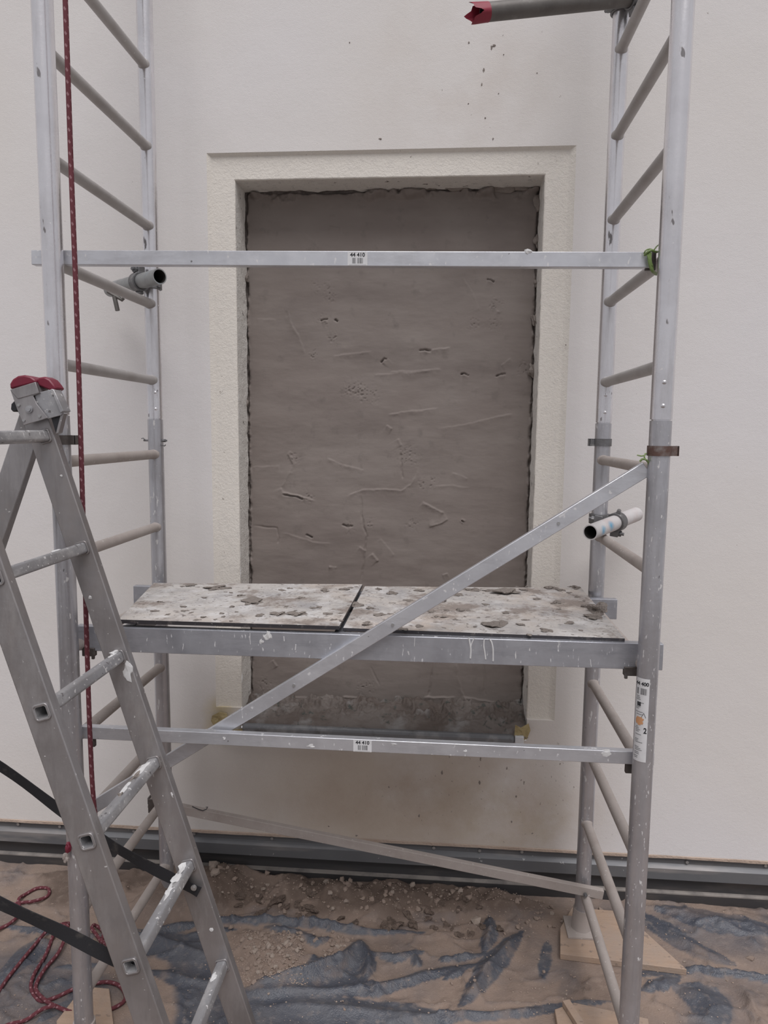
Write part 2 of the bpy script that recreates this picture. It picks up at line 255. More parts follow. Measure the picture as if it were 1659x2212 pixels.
class MB:
    def __init__(s): s.v = []; s.f = []; s.sm = []; s.mi = []; s.uv = {}
    def add(s, vs, fs, smooth=False, mi=0):
        o = len(s.v); s.v += [tuple(map(float, q)) for q in vs]
        for f in fs: s.f.append(tuple(i + o for i in f)); s.sm.append(smooth); s.mi.append(mi)
        return o
    def box(s, c, h, ax=None, mi=0):
        """box at c with half sizes h along axes ax"""
        c = V(c); ax = ax or ((1, 0, 0), (0, 1, 0), (0, 0, 1)); X, Y, Z = (V(a) * k for a, k in zip(ax, h))
        vs = [c + i * X + j * Y + k * Z for k in (-1, 1) for j in (-1, 1) for i in (-1, 1)]
        s.add(vs, [(0, 2, 3, 1), (4, 5, 7, 6), (0, 1, 5, 4), (2, 6, 7, 3), (0, 4, 6, 2), (1, 3, 7, 5)], mi=mi); return s
    def bb(s, x0, x1, y0, y1, z0, z1, mi=0):
        return s.box(((x0 + x1) / 2, (y0 + y1) / 2, (z0 + z1) / 2), ((x1 - x0) / 2, (y1 - y0) / 2, (z1 - z0) / 2), mi=mi)
    def tube(s, p0, p1, r, n=24, r1=None, hollow=0.0, rib=0.0, cap=True, seg=1, bore=0):
        p0, p1 = V(p0), V(p1); a, b, d = frame_of(p1 - p0); r1 = r if r1 is None else r1
        vs = []
        for j in range(seg + 1):
            t = j / seg; c = p0 + (p1 - p0) * t; rr = r + (r1 - r) * t
            vs += [c + (a * math.cos(2 * math.pi * i / n) + b * math.sin(2 * math.pi * i / n)) * (rr - (rib if i % 2 else 0)) for i in range(n)]
        s.add(vs, [(j * n + i, j * n + (i + 1) % n, (j + 1) * n + (i + 1) % n, (j + 1) * n + i) for j in range(seg) for i in range(n)], smooth=(rib == 0))
        if hollow:
            q = r - hollow; ring = lambda c, rr: [c + (a * math.cos(2 * math.pi * i / n) + b * math.sin(2 * math.pi * i / n)) * rr for i in range(n)]
            s.add(ring(p0, q) + ring(p1, q), [(i, n + i, n + (i + 1) % n, (i + 1) % n) for i in range(n)], smooth=True, mi=bore)
            for c, fl in ((p0, 0), (p1, 1)):
                s.add(ring(c, r) + ring(c, q), [((i, n + i, n + (i + 1) % n, (i + 1) % n) if not fl else (i, (i + 1) % n, n + (i + 1) % n, n + i)) for i in range(n)])
        elif cap:
            s.add(vs[:n], [tuple(range(n - 1, -1, -1))]); s.add(vs[-n:], [tuple(range(n))])
        return s
    def sweep(s, pts, r, n=10, closed=False, uv=False, cap=True):
        pts = [V(p) for p in pts]; m_ = len(pts); vs = []; prev = None; us = [0]
        for i in range(1, m_): us.append(us[-1] + np.linalg.norm(pts[i] - pts[i - 1]))
        for i in range(m_):
            t = unit(pts[min(i + 1, m_ - 1)] - pts[max(i - 1, 0)] + 1e-9)
            if prev is None: a = frame_of(t)[0]
            else: a = unit(prev - t * (prev @ t))
            prev = a; b = np.cross(t, a); rr = r[i] if hasattr(r, '__len__') else r
            vs += [pts[i] + (a * math.cos(2 * math.pi * k / n) + b * math.sin(2 * math.pi * k / n)) * rr for k in range(n)]
        fs = [(i * n + k, i * n + (k + 1) % n, (i + 1) * n + (k + 1) % n, (i + 1) * n + k) for i in range(m_ - 1) for k in range(n)]
        f0 = len(s.f); s.add(vs, fs, smooth=True)
        if uv:
            for i in range(m_ - 1):
                for k in range(n): s.uv[f0 + i * n + k] = [(us[i], k / n), (us[i], (k + 1) / n), (us[i + 1], (k + 1) / n), (us[i + 1], k / n)]
        if cap: s.add(vs[:n], [tuple(range(n - 1, -1, -1))]); s.add(vs[-n:], [tuple(range(n))])
        return s
    def rect_tube(s, p0, p1, w, h, up, t=0.003):
        """hollow rectangular section from p0 to p1, h along 'up', w across"""
        p0, p1 = V(p0), V(p1); d = unit(p1 - p0); u = unit(V(up) - d * (V(up) @ d)); a = np.cross(u, d)
        def loop(c, ww, hh): return [c + a * i * ww / 2 + u * j * hh / 2 for i, j in ((-1, -1), (1, -1), (1, 1), (-1, 1))]
        o = loop(p0, w, h) + loop(p1, w, h); i_ = loop(p0, w - 2 * t, h - 2 * t) + loop(p1, w - 2 * t, h - 2 * t)
        q = [(k, (k + 1) % 4) for k in range(4)]
        s.add(o + i_, [(a_, b_, b_ + 4, a_ + 4) for a_, b_ in q] + [(8 + a_, 12 + a_, 12 + b_, 8 + b_) for a_, b_ in q] + [(a_, 8 + a_, 8 + b_, b_) for a_, b_ in q] + [(4 + a_, 4 + b_, 12 + b_, 12 + a_) for a_, b_ in q])
        return s
    def prism(s, poly, c, ax, ay, az, t, smooth=False, mi=0):
        """polygon (2d) in plane ax,ay at c, extruded by t along az"""
        c, ax, ay, az = V(c), V(ax), V(ay), V(az); n = len(poly)
        vs = [c + ax * p[0] + ay * p[1] for p in poly] + [c + ax * p[0] + ay * p[1] + az * t for p in poly]
        s.add(vs, [tuple(range(n - 1, -1, -1)), tuple(range(n, 2 * n))], mi=mi)
        s.add(vs, [(i, (i + 1) % n, n + (i + 1) % n, n + i) for i in range(n)], smooth=smooth, mi=mi); return s
    def grid(s, P, smooth=True, mi=0):
        r_, c_ = P.shape[:2]; vs = P.reshape(-1, 3)
        fs = [(i * c_ + j, i * c_ + j + 1, (i + 1) * c_ + j + 1, (i + 1) * c_ + j) for i in range(r_ - 1) for j in range(c_ - 1)]
        s.add(vs, fs, smooth, mi); return s
    def build(s, name, mat, parent=None, bevel=0.0, fix=True):
        me = bpy.data.meshes.new(name); off = V(parent['_o']) if parent is not None and '_o' in parent else V(0, 0, 0)
        me.from_pydata([tuple(V(q) - off) for q in s.v], [], s.f)
        for mm in (mat if isinstance(mat, (list, tuple)) else [mat]): me.materials.append(M[mm])
        me.polygons.foreach_set('use_smooth', s.sm); me.polygons.foreach_set('material_index', s.mi)
        if s.uv:
            lay = me.uv_layers.new(name='UVMap')
            for fi, co in s.uv.items():
                for li, q in zip(me.polygons[fi].loop_indices, co): lay.data[li].uv = q
        if fix:
            bm = bmesh.new(); bm.from_mesh(me); bmesh.ops.remove_doubles(bm, verts=bm.verts, dist=1e-6); bmesh.ops.recalc_face_normals(bm, faces=bm.faces); bm.to_mesh(me); bm.free(); me.set_sharp_from_angle(angle=math.radians(42))
        me.update(); ob = bpy.data.objects.new(name, me); COL.objects.link(ob)
        if parent is not None:
            ob.parent = parent
            if '_o' in parent: ob['_o'] = parent['_o']
        if bevel:
            bv = ob.modifiers.new('bevel', 'BEVEL'); bv.width = bevel; bv.segments = 2; bv.limit_method = 'ANGLE'; bv.angle_limit = math.radians(50)
        return ob

def smooth_path(pts, n=6):
    pts = [V(p) for p in pts]; out = []
    for i in range(len(pts) - 1):
        a_, b_, c_, d_ = pts[max(i - 1, 0)], pts[i], pts[i + 1], pts[min(i + 2, len(pts) - 1)]
        for k in range(n):
            t = k / n; out.append(.5 * (2 * b_ + (c_ - a_) * t + (2 * a_ - 5 * b_ + 4 * c_ - d_) * t * t + (3 * b_ - a_ - 3 * c_ + d_) * t ** 3))
    return out + [pts[-1]]
def tag(o, label, cat, group=None, kind=None):
    o['label'] = label; o['category'] = cat
    if group: o['group'] = group
    if kind: o['kind'] = kind
    return o
def struct(o, label=None):
    o['kind'] = 'structure'
    if label: o['label'] = label
    return o
def thing(name, loc, label, cat, group=None):
    o = bpy.data.objects.new(name, None); COL.objects.link(o); o.location = [float(q) for q in loc]; o.empty_display_size = .1
    o['_o'] = [float(q) for q in loc]; return tag(o, label, cat, group)

def height_mesh(name, P, mat, parent=None, attrs=None):
    """fast grid mesh from an (r,c,3) array"""
    r_, c_ = P.shape[:2]; me = bpy.data.meshes.new(name)
    idx = np.arange(r_ * c_).reshape(r_, c_)
    F = np.stack([idx[:-1, :-1], idx[:-1, 1:], idx[1:, 1:], idx[1:, :-1]], -1).reshape(-1, 4)
    me.vertices.add(r_ * c_); me.vertices.foreach_set('co', P.reshape(-1).astype(np.float32))
    me.loops.add(F.size); me.loops.foreach_set('vertex_index', F.reshape(-1).astype(np.int32))
    me.polygons.add(len(F)); me.polygons.foreach_set('loop_start', np.arange(0, F.size, 4, dtype=np.int32))
    me.polygons.foreach_set('loop_total', np.full(len(F), 4, np.int32)); me.polygons.foreach_set('use_smooth', np.ones(len(F), bool))
    me.materials.append(M[mat]); me.update(calc_edges=True)
    for k, a in (attrs or {}).items():
        at_ = me.attributes.new(k, 'FLOAT', 'POINT'); at_.data.foreach_set('value', a.reshape(-1).astype(np.float32))
    ob = bpy.data.objects.new(name, me); COL.objects.link(ob)
    if parent is not None: ob.parent = parent
    return ob

# ============================================================ THE SETTING
WY = 2.60
OX0, OX1, OZ1, OZ0 = -.850, .433, 2.735, .705
IX0, IX1, IZ1, IZ0 = -.752, .332, 2.645, .625
WX0, WX1, WZ0, WZ1 = -4.5, 4.5, .198, 5.5
w = MB()
for (x0, x1, z0, z1) in ((WX0, OX0, WZ0, WZ1), (OX1, WX1, WZ0, WZ1), (OX0, OX1, OZ1, WZ1), (OX0, IX0, WZ0, OZ0), (IX1, OX1, WZ0, OZ0), (IX0, IX1, WZ0, IZ0)):
    w.add([(x0, WY, z0), (x1, WY, z0), (x1, WY, z1), (x0, WY, z1)], [(0, 1, 2, 3)])
wall = struct(w.build('wall_back', 'stucco', fix=False), 'cream stucco wall with a recessed band around the blocked window')

def u_path(step=.008):
    segs = [((OX0, IZ0), (OX0, OZ1)), ((OX0, OZ1), (OX1, OZ1)), ((OX1, OZ1), (OX1, IZ0))]
    return segs
def ring(x0, x1, zt, y, zb, jit=0, seed=0, jy=0, n=(260, 130, 260)):
    pts = []
    for (a, b, k, nrm) in (((x0, zb), (x0, zt), n[0], (1, 0)), ((x0, zt), (x1, zt), n[1], (0, -1)), ((x1, zt), (x1, zb), n[2], (-1, 0))):
        for i in range(k + (1 if nrm == (-1, 0) else 0)):
            t = i / k; x = a[0] + (b[0] - a[0]) * t; z = a[1] + (b[1] - a[1]) * t
            s = len(pts) * .09
            e = (fbm(np.array([s * 2.2]), np.array([.5]), 40 + seed, 4)[0] - .5) * 2
            e2 = (fbm(np.array([s * 1.6]), np.array([9.5]), 70 + seed, 5)[0] - .5) * 2
            pts.append((x + nrm[0] * jit * e, y + jy * e2, z + nrm[1] * jit * e))
    return pts
def strip(name, rings, mat, parent):
    s = MB(); s.grid(np.array(rings)); o = s.build(name, mat, parent, fix=False); o.data.set_sharp_from_angle(angle=math.radians(28)); return o
band = strip('window_band', [ring(OX0, OX1, OZ1, WY, OZ0), ring(OX0 + .015, OX1 - .018, OZ1 - .010, WY + .011, OZ0), ring(OX0 + .020, OX1 - .023, OZ1 - .014, WY + .0115, OZ0),
    ring(IX0 - .004, IX1 + .004, IZ1 + .004, WY + .012, OZ0, .0015, 3), ring(IX0 - .001, IX1 + .001, IZ1 + .001, WY + .014, OZ0, .0015, 3), ring(IX0, IX1, IZ1, WY + .018, OZ0, .0015, 3)], 'stucco_rough', wall)
low = MB()
for a, b in ((OX0, IX0), (IX1, OX1)): low.add([(a, WY, OZ0), (b, WY, OZ0), (b, WY + .03, OZ0), (a, WY + .03, OZ0)], [(0, 1, 2, 3)])
low.build('band_foot', 'stucco', wall, fix=False)
strip('reveal', [ring(IX0, IX1, IZ1, WY + .018, IZ0, .0015, 3)] + [ring(IX0, IX1, IZ1, WY + .018 + .021 * j, IZ0, .0015 + .0003 * j, 3 if j < 3 else 10 + j) for j in range(1, 6)] + [ring(IX0, IX1, IZ1, WY + .142, IZ0, .005, 20, .012)], 'reveal', wall)
strip('substrate', [ring(IX0 - .009, IX1 + .009, IZ1 + .009, WY + .06, IZ0), ring(IX0 - .012, IX1 + .012, IZ1 + .012, WY + .09, IZ0, .004, 31), ring(IX0 - .010, IX1 + .014, IZ1 + .014, WY + .175, IZ0, .008, 33)], 'substrate', wall)

# the mortar that fills the window, modelled as a trowelled surface
gx = np.linspace(IX0 - .02, IX1 + .02, 400); gz = np.linspace(IZ0 - .01, IZ1 + .02, 720); GX, GZ = np.meshgrid(gx, gz)
IY = 2.750
h = (fbm(GX * 4, GZ * 10, 3, 5) - .5) * .007 + (fbm(GX * 2, GZ * 2, 8, 3) - .5) * .010
def wpts(raw, ox, oy, sc): return [tuple(at(ox + a / sc, oy + b / sc, Y=IY)[[0, 2]]) for a, b in raw]
ridges = []
def R8(raw, A=.004, wd=.004): ridges.append((wpts(raw, 500, 800, 2.37), A, wd))
def R6(raw, A=.004, wd=.004): ridges.append((wpts(raw, 480, 340, 4.608), A, wd))
def R7(raw, A=.004, wd=.004): ridges.append((wpts(raw, 840, 340, 3.77), A, wd))
R8([(255, 600), (265, 625), (310, 632), (340, 640), (370, 652), (430, 668)], .009, .005); R8([(258, 600), (300, 520), (320, 480), (290, 430), (300, 415)], .006)
R8([(480, 450), (570, 485), (640, 500), (680, 515)], .004); R8([(580, 648), (670, 612), (790, 610), (880, 615), (920, 580), (960, 500)], .006)
R8([(730, 25), (800, 20), (960, 5)], .003); R8([(800, 225), (920, 210), (1060, 195)], .005, .004); R8([(975, 675), (1020, 700), (1090, 735)], .008)
R8([(865, 420), (870, 500), (880, 555)], -.005); R8([(1030, 595), (1120, 593), (1225, 600)], .003); R8([(1110, 765), (1070, 785), (1010, 805)], .008, .006)
R8([(665, 640), (665, 740), (690, 850), (680, 960), (660, 1090)], -.006); R8([(720, 940), (750, 980)], .009, .006); R8([(650, 905), (690, 930)], .007)
R8([(105, 500), (250, 485)], .003); R8([(1050, 300), (1180, 280), (1350, 240), (1440, 225)], .0035); R8([(100, 795), (230, 805), (245, 860), (240, 890)], -.004)
R8([(250, 830), (330, 850), (420, 880), (520, 890)], .003); R8([(760, 860), (790, 900), (840, 950)], .003); R8([(1130, 520), (1210, 555)], .003)
R8([(795, 280), (825, 300)], .007); R8([(850, 350), (870, 385)], .005); R8([(1180, 760), (1195, 770), (1185, 785)], .008, .005)
R8([(870, 20), (1020, 0)], .003); R8([(500, 1005), (540, 1010)], .007); R8([(1080, 1050), (1110, 1040)], .006)
R6([(640, 1480), (700, 1680), (760, 1760), (820, 1960)], .0045, .005); R6([(340, 1610), (530, 1620)], .003); R6([(1100, 1975), (1250, 1960), (1500, 1930)], .004)
R6([(1070, 685), (1180, 705)], .006); R6([(980, 1620), (1040, 1605)], .009); R6([(470, 760), (640, 745), (800, 755), (940, 870)], .003); R6([(1590, 2050), (1630, 1990)], .006)
R7([(250, 1570), (340, 1575), (500, 1550)], .006); R7([(600, 1770), (650, 1770)], .008); R7([(890, 1770), (945, 1765)], .008); R7([(800, 985), (850, 1000)], .008); R7([(0, 1750), (430, 1725)], .004)
R7([(910, 1700), (1000, 1640)], .004); R7([(600, 960), (700, 1140), (740, 1250)], .002, .008); R7([(875, 1250), (905, 1255)], .006)
# below the platform
for raw, A in (([(940, 1420), (925, 1507)], -.005), ([(985, 1430), (995, 1490), (1010, 1515)], .006), ([(1045, 1430), (1048, 1500)], -.004), ([(800, 1440), (820, 1480)], -.003), ([(590, 1425), (600, 1440)], .006), ([(915, 1507), (985, 1507)], .008), ([(1000, 1504), (1060, 1515), (1120, 1525)], .007), ([(630, 1506), (662, 1507)], .009), ([(740, 1506), (790, 1508)], .009)):
    ridges.append(([tuple(at(a, b, Y=IY)[[0, 2]]) for a, b in raw], A, .005))
for raw in ([(691, 693), (699, 690), (708, 689)], [(994, 809), (1003, 807), (1013, 813)], [(1071, 814), (1082, 809), (1093, 807)], [(906, 756), (918, 755), (931, 759)], [(822, 784), (831, 775), (836, 777)], [(1050, 603), (1058, 604), (1067, 609)], [(740, 1134), (750, 1140), (762, 1138)], [(998, 1125), (1003, 1129)], [(722, 688), (730, 694)], [(610, 1068), (640, 1072), (655, 1080)], [(660, 1155), (676, 1162)]):
    ridges.append(([tuple(at(a, b, Y=IY)[[0, 2]]) for a, b in raw], -.016, .003))
nz = fbm(GX * 60, GZ * 60, 21, 3); wob1 = fbm(GX * 25, GZ * 25, 5, 3); wob2 = fbm(GX * 25, GZ * 25, 15, 3)
for pts, A, wd in ridges:
    d, t = seg_dist(GX + (wob1 - .5) * .010, GZ + (wob2 - .5) * .010, pts)
    k = (.25 + 1.2 * nz) * sstep(0, .10, t + .01) * sstep(1, .90, t - .01)
    lip = np.where(SIDE > 0, np.exp(-d / .014), np.exp(-(d / .0022) ** 2))      # a trowel lip: steep on one side, feathered on the other
    h += (abs(A) * .62 * lip * k if A > 0 else A * .8 * np.exp(-(d / .0028) ** 2) * k)
pits = [(*q, .02) for q in wpts([(600, 800), (930, 790), (700, 780), (320, 450), (1020, 570), (980, 590), (390, 650)], 500, 800, 2.37)] + [(*q, .035) for q in wpts([(620, 95), (900, 440), (700, 120)], 500, 800, 2.37)] + \
       [(*q, .018) for q in wpts([(930, 1300), (1060, 1300), (1080, 1390), (1010, 1625), (900, 1960), (1100, 1800)], 480, 340, 4.608)] + [(*q, .022) for q in wpts([(870, 1200), (860, 1350), (680, 1360), (1100, 1720)], 840, 340, 3.77)] + \
       [(*at(790, 1485, Y=IY)[[0, 2]], .03), (*at(575, 1480, Y=IY)[[0, 2]], .03)]
pn = vnoise(GX * 210, GZ * 210, 77)
for x, z, r in pits:
    q = np.exp(-(((GX - x) ** 2 + (GZ - z) ** 2) / r ** 2)); h += (-.0045 * sstep(.76, .88, pn) + .0025 * sstep(.16, .06, pn)) * q
e = np.minimum(np.minimum(GX - IX0, IX1 - GX), IZ1 - GZ)
en = fbm(GX * 40, GZ * 40, 31, 4)
h += sstep(.016, 0.0, e) * (en - .50) * .030 - sstep(.007, .0, e + (wob1 - .5) * .010) * .010
h += sstep(.05, .01, IZ1 - GZ) * sstep(.50, .75, fbm(GX * 14, GZ * 14, 51, 4)) * .035
h += 0
P = np.stack([GX, IY - h, GZ], -1)
infill = height_mesh('wall_infill', P, 'infill'); struct(infill, 'damp grey mortar filling the window opening')

# crumbly mortar clinging under the lintel and along the jambs
def blob(name, c, s, mat, parent=None, seed=0, sub=2, rough=.35, flat=None):
    bm = bmesh.new(); bmesh.ops.create_icosphere(bm, subdivisions=sub, radius=1); r = random.Random(seed)
    ph = [(r.uniform(1.2, 3.5), r.uniform(0, 6), Vector((r.uniform(-1, 1), r.uniform(-1, 1), r.uniform(-1, 1))).normalized()) for _ in range(7)]
    for v_ in bm.verts:
        k = 1 + rough * sum(math.sin(f * 2 * v_.co.dot(d) + p) for f, p, d in ph) / 4 + r.uniform(-1, 1) * rough * .12
        v_.co *= k; v_.co.x *= s[0]; v_.co.y *= s[1]; v_.co.z *= s[2]
        if flat is not None and v_.co.z < -flat: v_.co.z = -flat
    me = bpy.data.meshes.new(name); bm.to_mesh(me); bm.free(); me.materials.append(M[mat])
    ob = bpy.data.objects.new(name, me); COL.objects.link(ob); ob.location = [float(q) for q in c]
    if parent is not None: ob.parent = parent
    return ob
crumb_spots = [(715, 403, .02), (800, 402, .03), (860, 404, .022), (930, 402, .02), (985, 400, .032), (1060, 398, .036), (1085, 405, .028), (1130, 406, .02), (620, 408, .018), (1165, 440, .016), (1162, 520, .014), (1155, 690, .012), (1150, 800, .016), (1160, 610, .01), (532, 600, .01), (530, 870, .012)]
for i, (a, b, r) in enumerate(crumb_spots):
    q = at(a, b, Y=2.742); blob('mortar_crumb', q, (r * 1.6 if b < 420 else r, .012, r * .55 if b < 420 else r * 1.6), 'mortar', infill, 100 + i, 3, .5)

for i, (a, b, rx, rz) in enumerate(((1067, 98, .006, .004), (1062, 103, .003, .006), (1045, 152, .003, .006), (1041, 182, .002, .005), (1088, 118, .002, .002), (1013, 92, .002, .004), (1160, 158, .002, .002), (1065, 300, .003, .003), (1012, 224, .002, .002), (822, 300, .005, .003), (1048, 255, .002, .003), (755, 92, .002, .002), (1077, 202, .002, .002), (1222, 745, .002, .002), (770, 1805, .004, .003), (905, 1762, .003, .006), (1115, 1720, .003, .004), (1095, 1660, .002, .005), (1038, 1640, .003, .009), (1036, 1690, .003, .007), (1132, 1690, .002, .008), (1105, 1775, .003, .005), (710, 1785, .003, .003), (955, 1670, .003, .008), (1210, 1650, .002, .003), (1150, 1800, .003, .003), (1240, 1700, .002, .002), (840, 1700, .002, .003))):
    blob('mortar_splat', at(a, b, Y=WY), (rx, .002, rz), 'mortar', wall, 800 + i, 2, .6)

# sill
gx = np.linspace(IX0 - .004, IX1 + .004, 260); gy = np.linspace(2.578, 2.765, 50); GX, GY = np.meshgrid(gx, gy)
t = (GY - 2.578) / .187
hz = .655 + .055 * t ** .8 - .012 * np.exp(-((GY - 2.578) / .012) ** 2) + (fbm(GX * 26, GY * 26, 61, 5) - .5) * .042 * sstep(.05, .4, t) + sstep(.55, .72, fbm(GX * 38, GY * 38, 66, 3)) * .016 * sstep(.1, .5, t)
sill = height_mesh('window_sill', np.stack([GX, GY, hz], -1), 'sill'); struct(sill, 'grey window sill smeared with lumps of mortar')
MB().bb(IX0 + .01, IX1 - .045, 2.566, 2.60, .617, .652).build('sill_edge', 'sill_metal', sill, .012)
MB().bb(IX1 - .045, IX1 - .012, 2.568, 2.60, .612, .652).build('sill_end_cap', 'paper', sill, .004)

# plinth flashing along the foot of the wall
def extrude_x(prof, x0, x1, mat, name, parent, n=1):
    s = MB(); k = len(prof)
    for a in range(k - 1):
        (ya, za), (yb, zb) = prof[a], prof[a + 1]; s.add([(x0, ya, za), (x1, ya, za), (x1, yb, zb), (x0, yb, zb)], [(0, 1, 2, 3)])
    return s.build(name, mat, parent, fix=False)
plinth = extrude_x([(WY + .012, .200), (WY + .010, .163), (WY - .006, .150), (WY - .010, .110), (WY + .004, .106), (WY + .02, .106)], WX0, WX1, 'flashing', 'baseboard_back', None)
struct(plinth, 'slate grey metal flashing along the foot of the wall')
extrude_x([(WY + .018, .112), (WY + .016, .050)], WX0, WX1, 'flashing_dark', 'lower_flashing', plinth)
extrude_x([(WY + .017, .052), (WY + .002, .049), (WY + .002, .044)], WX0, WX1, 'flash_edge', 'flashing_lip', plinth)
extrude_x([(WY + .002, .044), (WY + .006, -.02)], WX0, WX1, 'flashing_dark', 'foot_strip', plinth)
rw = MB(); xs = np.linspace(WX0, WX1, 400)
zb = .189 + .006 * (fbm(xs * 6, xs * 0, 12, 4) - .5); yb = WY - .003 + .006 * (fbm(xs * 9, xs * 0, 13, 4) - .5)
rw.grid(np.array([[(x, WY - .001, .201) for x in xs], [(x, y, .199) for x, y in zip(xs, yb)], [(x, y, z) for x, y, z in zip(xs, yb, zb)], [(x, WY + .013, z) for x, z in zip(xs, zb)]]), smooth=False)
rw.build('raw_render_edge', 'fibre_edge', plinth, fix=False)
sc_px = [(588, 1810), (937, 1836), (1127, 1843), (1483, 1872), (1652, 1884), (130, 1780), (290, 1790), (420, 1803), (1036, 1838), (40, 1775)]
for a, b in sc_px:
    q = at(a, b, Y=WY + .008); q[2] = .178 + .004 * random.uniform(-1, 1)
    MB().tube((q[0], WY + .012, q[2]), (q[0], WY + .003, q[2]), .006, 10).build('screw_head', 'screw', plinth)

# ground and the plastic sheet
MB().bb(-6, 6, -5, 2.70, -.30, -.03).build('floor', 'earth')
struct(bpy.data.objects['floor'], 'bare earth under the plastic sheet')
XL0 = -.97; SX0, SX1, SY0, SY1 = -2.6, 2.4, .55, 2.612
gx = np.linspace(SX0, SX1, 760); gy = np.linspace(SY0, SY1, 320); GX, GY = np.meshgrid(gx, gy)
def F5(raw): return [tuple(at(400 + a / 2.765, 1680 + b / 2.765, Z=0)[:2]) for a, b in raw]
def F6(raw): return [tuple(at(960 + a / 2.373, 1680 + b / 2.373, Z=0)[:2]) for a, b in raw]
def F3(raw): return [tuple(at(a / 2.725, 1400 + b / 2.725, Z=0)[:2]) for a, b in raw]
n1 = fbm(GX * 3, GY * 4, 91, 4); n2 = fbm(GX * 22, GY * 22, 92, 4); n3 = fbm(GX * 9, GY * 9, 93, 4)
g = (n1 - .5) * .03 + (n2 - .5) * .006
warp = (n3 - .5) * .05; warpx = (fbm(GX * 9, GY * 9, 96, 3) - .5) * .05
dust = .62 + .38 * sstep(.30, .55, n3 * .5 + n1 * .5)
clear = np.zeros_like(GX)
def fold(pts, wd, ht, cl=1.0, clw=1.0, taper=True):
    global g, clear
    d, t = seg_dist(GX + warpx * .35, GY + warp * .35, pts); k = np.sin(np.pi * np.clip(t, .02, .98)) ** .5 if taper else 1.0
    g = g + ht * (.55 * np.exp(-(d / (wd * .8)) ** 2) + .6 * np.exp(-d / (wd * .35))) * k
    clear = np.maximum(clear, cl * sstep(wd * clw * 1.02, wd * clw * .88, d / np.maximum(k, .25) + (n2 - .5) * wd * .28))
fold(F5([(150, 900), (215, 870), (500, 872), (760, 885), (900, 910), (1100, 932), (1420, 930)]), .028, .030, 1, .9)
fold(F5([(480, 915), (640, 940), (800, 975)]), .020, .016)
fold(F5([(0, 960), (150, 930), (300, 915)]), .018, .014)
fold(F5([(1040, 1000), (960, 1090), (760, 1190), (560, 1250), (370, 1290)]), .045, .045, 1, 1.0)
fold(F5([(1040, 1000), (1090, 1120), (1080, 1230)]), .03, .035)
fold(F5([(300, 1320), (534, 1310), (800, 1300), (1100, 1285), (1450, 1190), (1800, 1130)]), .030, .022)
fold(F5([(330, 1380), (800, 1400), (1300, 1440), (1659, 1450)]), .045, .020, 1, 1.2)
fold(F5([(1090, 1060), (1250, 1090), (1420, 1060)]), .022, .018); fold(F5([(690, 960), (780, 990), (880, 960)]), .02, .012)
fold(F5([(1370, 1080), (1390, 1150)]), .02, .02); fold(F5([(1180, 900), (1290, 890)]), .012, .012)
fold(F6([(230, 720), (235, 800), (200, 910)]), .030, .030); fold(F6([(390, 790), (250, 960), (80, 1190)]), .040, .030); fold(F6([(525, 850), (510, 1030)]), .022, .010, .8)
fold(F6([(-30, 950), (80, 935), (200, 920)]), .018, .014); fold(F6([(0, 1040), (130, 990)]), .014, .01)
fold(F6([(-200, 1260), (0, 1240), (300, 1225), (600, 1185), (850, 1150)]), .020, .018)
fold(F6([(1000, 1110), (1100, 1075), (1220, 1035)]), .025, .012); fold(F6([(1000, 1020), (1240, 1000), (1440, 1003), (1700, 1045)]), .017, .022, 1, 1.0, False)
fold(F6([(1000, 700), (1120, 780), (1300, 900), (1480, 960)]), .05, .02, .75); fold(F6([(1100, 690), (1400, 760), (1700, 800)]), .06, .015, .6)
fold(F6([(1200, 1090), (1350, 1150), (1400, 1300)]), .07, .02, .7); fold(F6([(1520, 1070), (1580, 1180), (1640, 1300)]), .03, .02, .1)
fold(F3([(860, 1720), (1000, 1680), (1200, 1640)]), .02, .02); fold(F3([(880, 1900), (1100, 1970), (1300, 1990)]), .035, .02); fold(F3([(700, 1700), (950, 1750), (1250, 1840)]), .05, .03, .95, 1.2)
fold(F3([(0, 1640), (250, 1690), (450, 1720), (640, 1700)]), .018, .022); fold(F3([(330, 1880), (450, 1880), (620, 1860)]), .014, .014); fold(F3([(0, 2000), (180, 1800), (300, 1740)]), .05, .02, .5)
fold(F3([(230, 2212), (330, 2140), (420, 2090)]), .02, .02)
# dusty and bare areas as the wind and boots left them
def area(poly, amt, soft=.05):
    d, t = seg_dist(GX + warpx, GY + warp, poly + [poly[0]]); ins = inside(GX + warpx, GY + warp, poly)
    return amt * np.where(ins, sstep(0, soft, d), 0)
bare_right = area(F6([(1010, 690), (1800, 690), (1800, 990), (1500, 990), (1250, 900), (1080, 800)]), .62, .12)
bare_right2 = area(F6([(1150, 1080), (1520, 1080), (1600, 1500), (1150, 1500)]), .75, .10)
bare_left = area(F3([(-400, 1730), (420, 1700), (700, 1900), (700, 2600), (-400, 2600)]), .62, .10)
bare_mid = area(F5([(-100, 930), (150, 930), (330, 1290), (520, 1290), (900, 1320), (1250, 1380), (1250, 1700), (-100, 1700)]), .95, .03)
spike = area(F5([(1045, 985), (1110, 1085), (1090, 1250), (800, 1300), (370, 1290), (560, 1215), (700, 1110), (740, 1050), (850, 1065), (960, 1040)]), 1.0, .012)
spike = np.maximum(spike, area(F6([(395, 785), (330, 900), (90, 1190), (110, 1100), (230, 930)]), 1.0, .012)); spike = np.maximum(spike, area(F6([(185, 740), (275, 750), (260, 850), (200, 915)]), 1.0, .012))
clear = np.maximum(clear, spike)
gravel = area(F5([(250, 930), (480, 925), (690, 960), (730, 1060), (640, 1160), (500, 1230), (380, 1260), (330, 1200), (310, 1010)]), 1.0, .04)
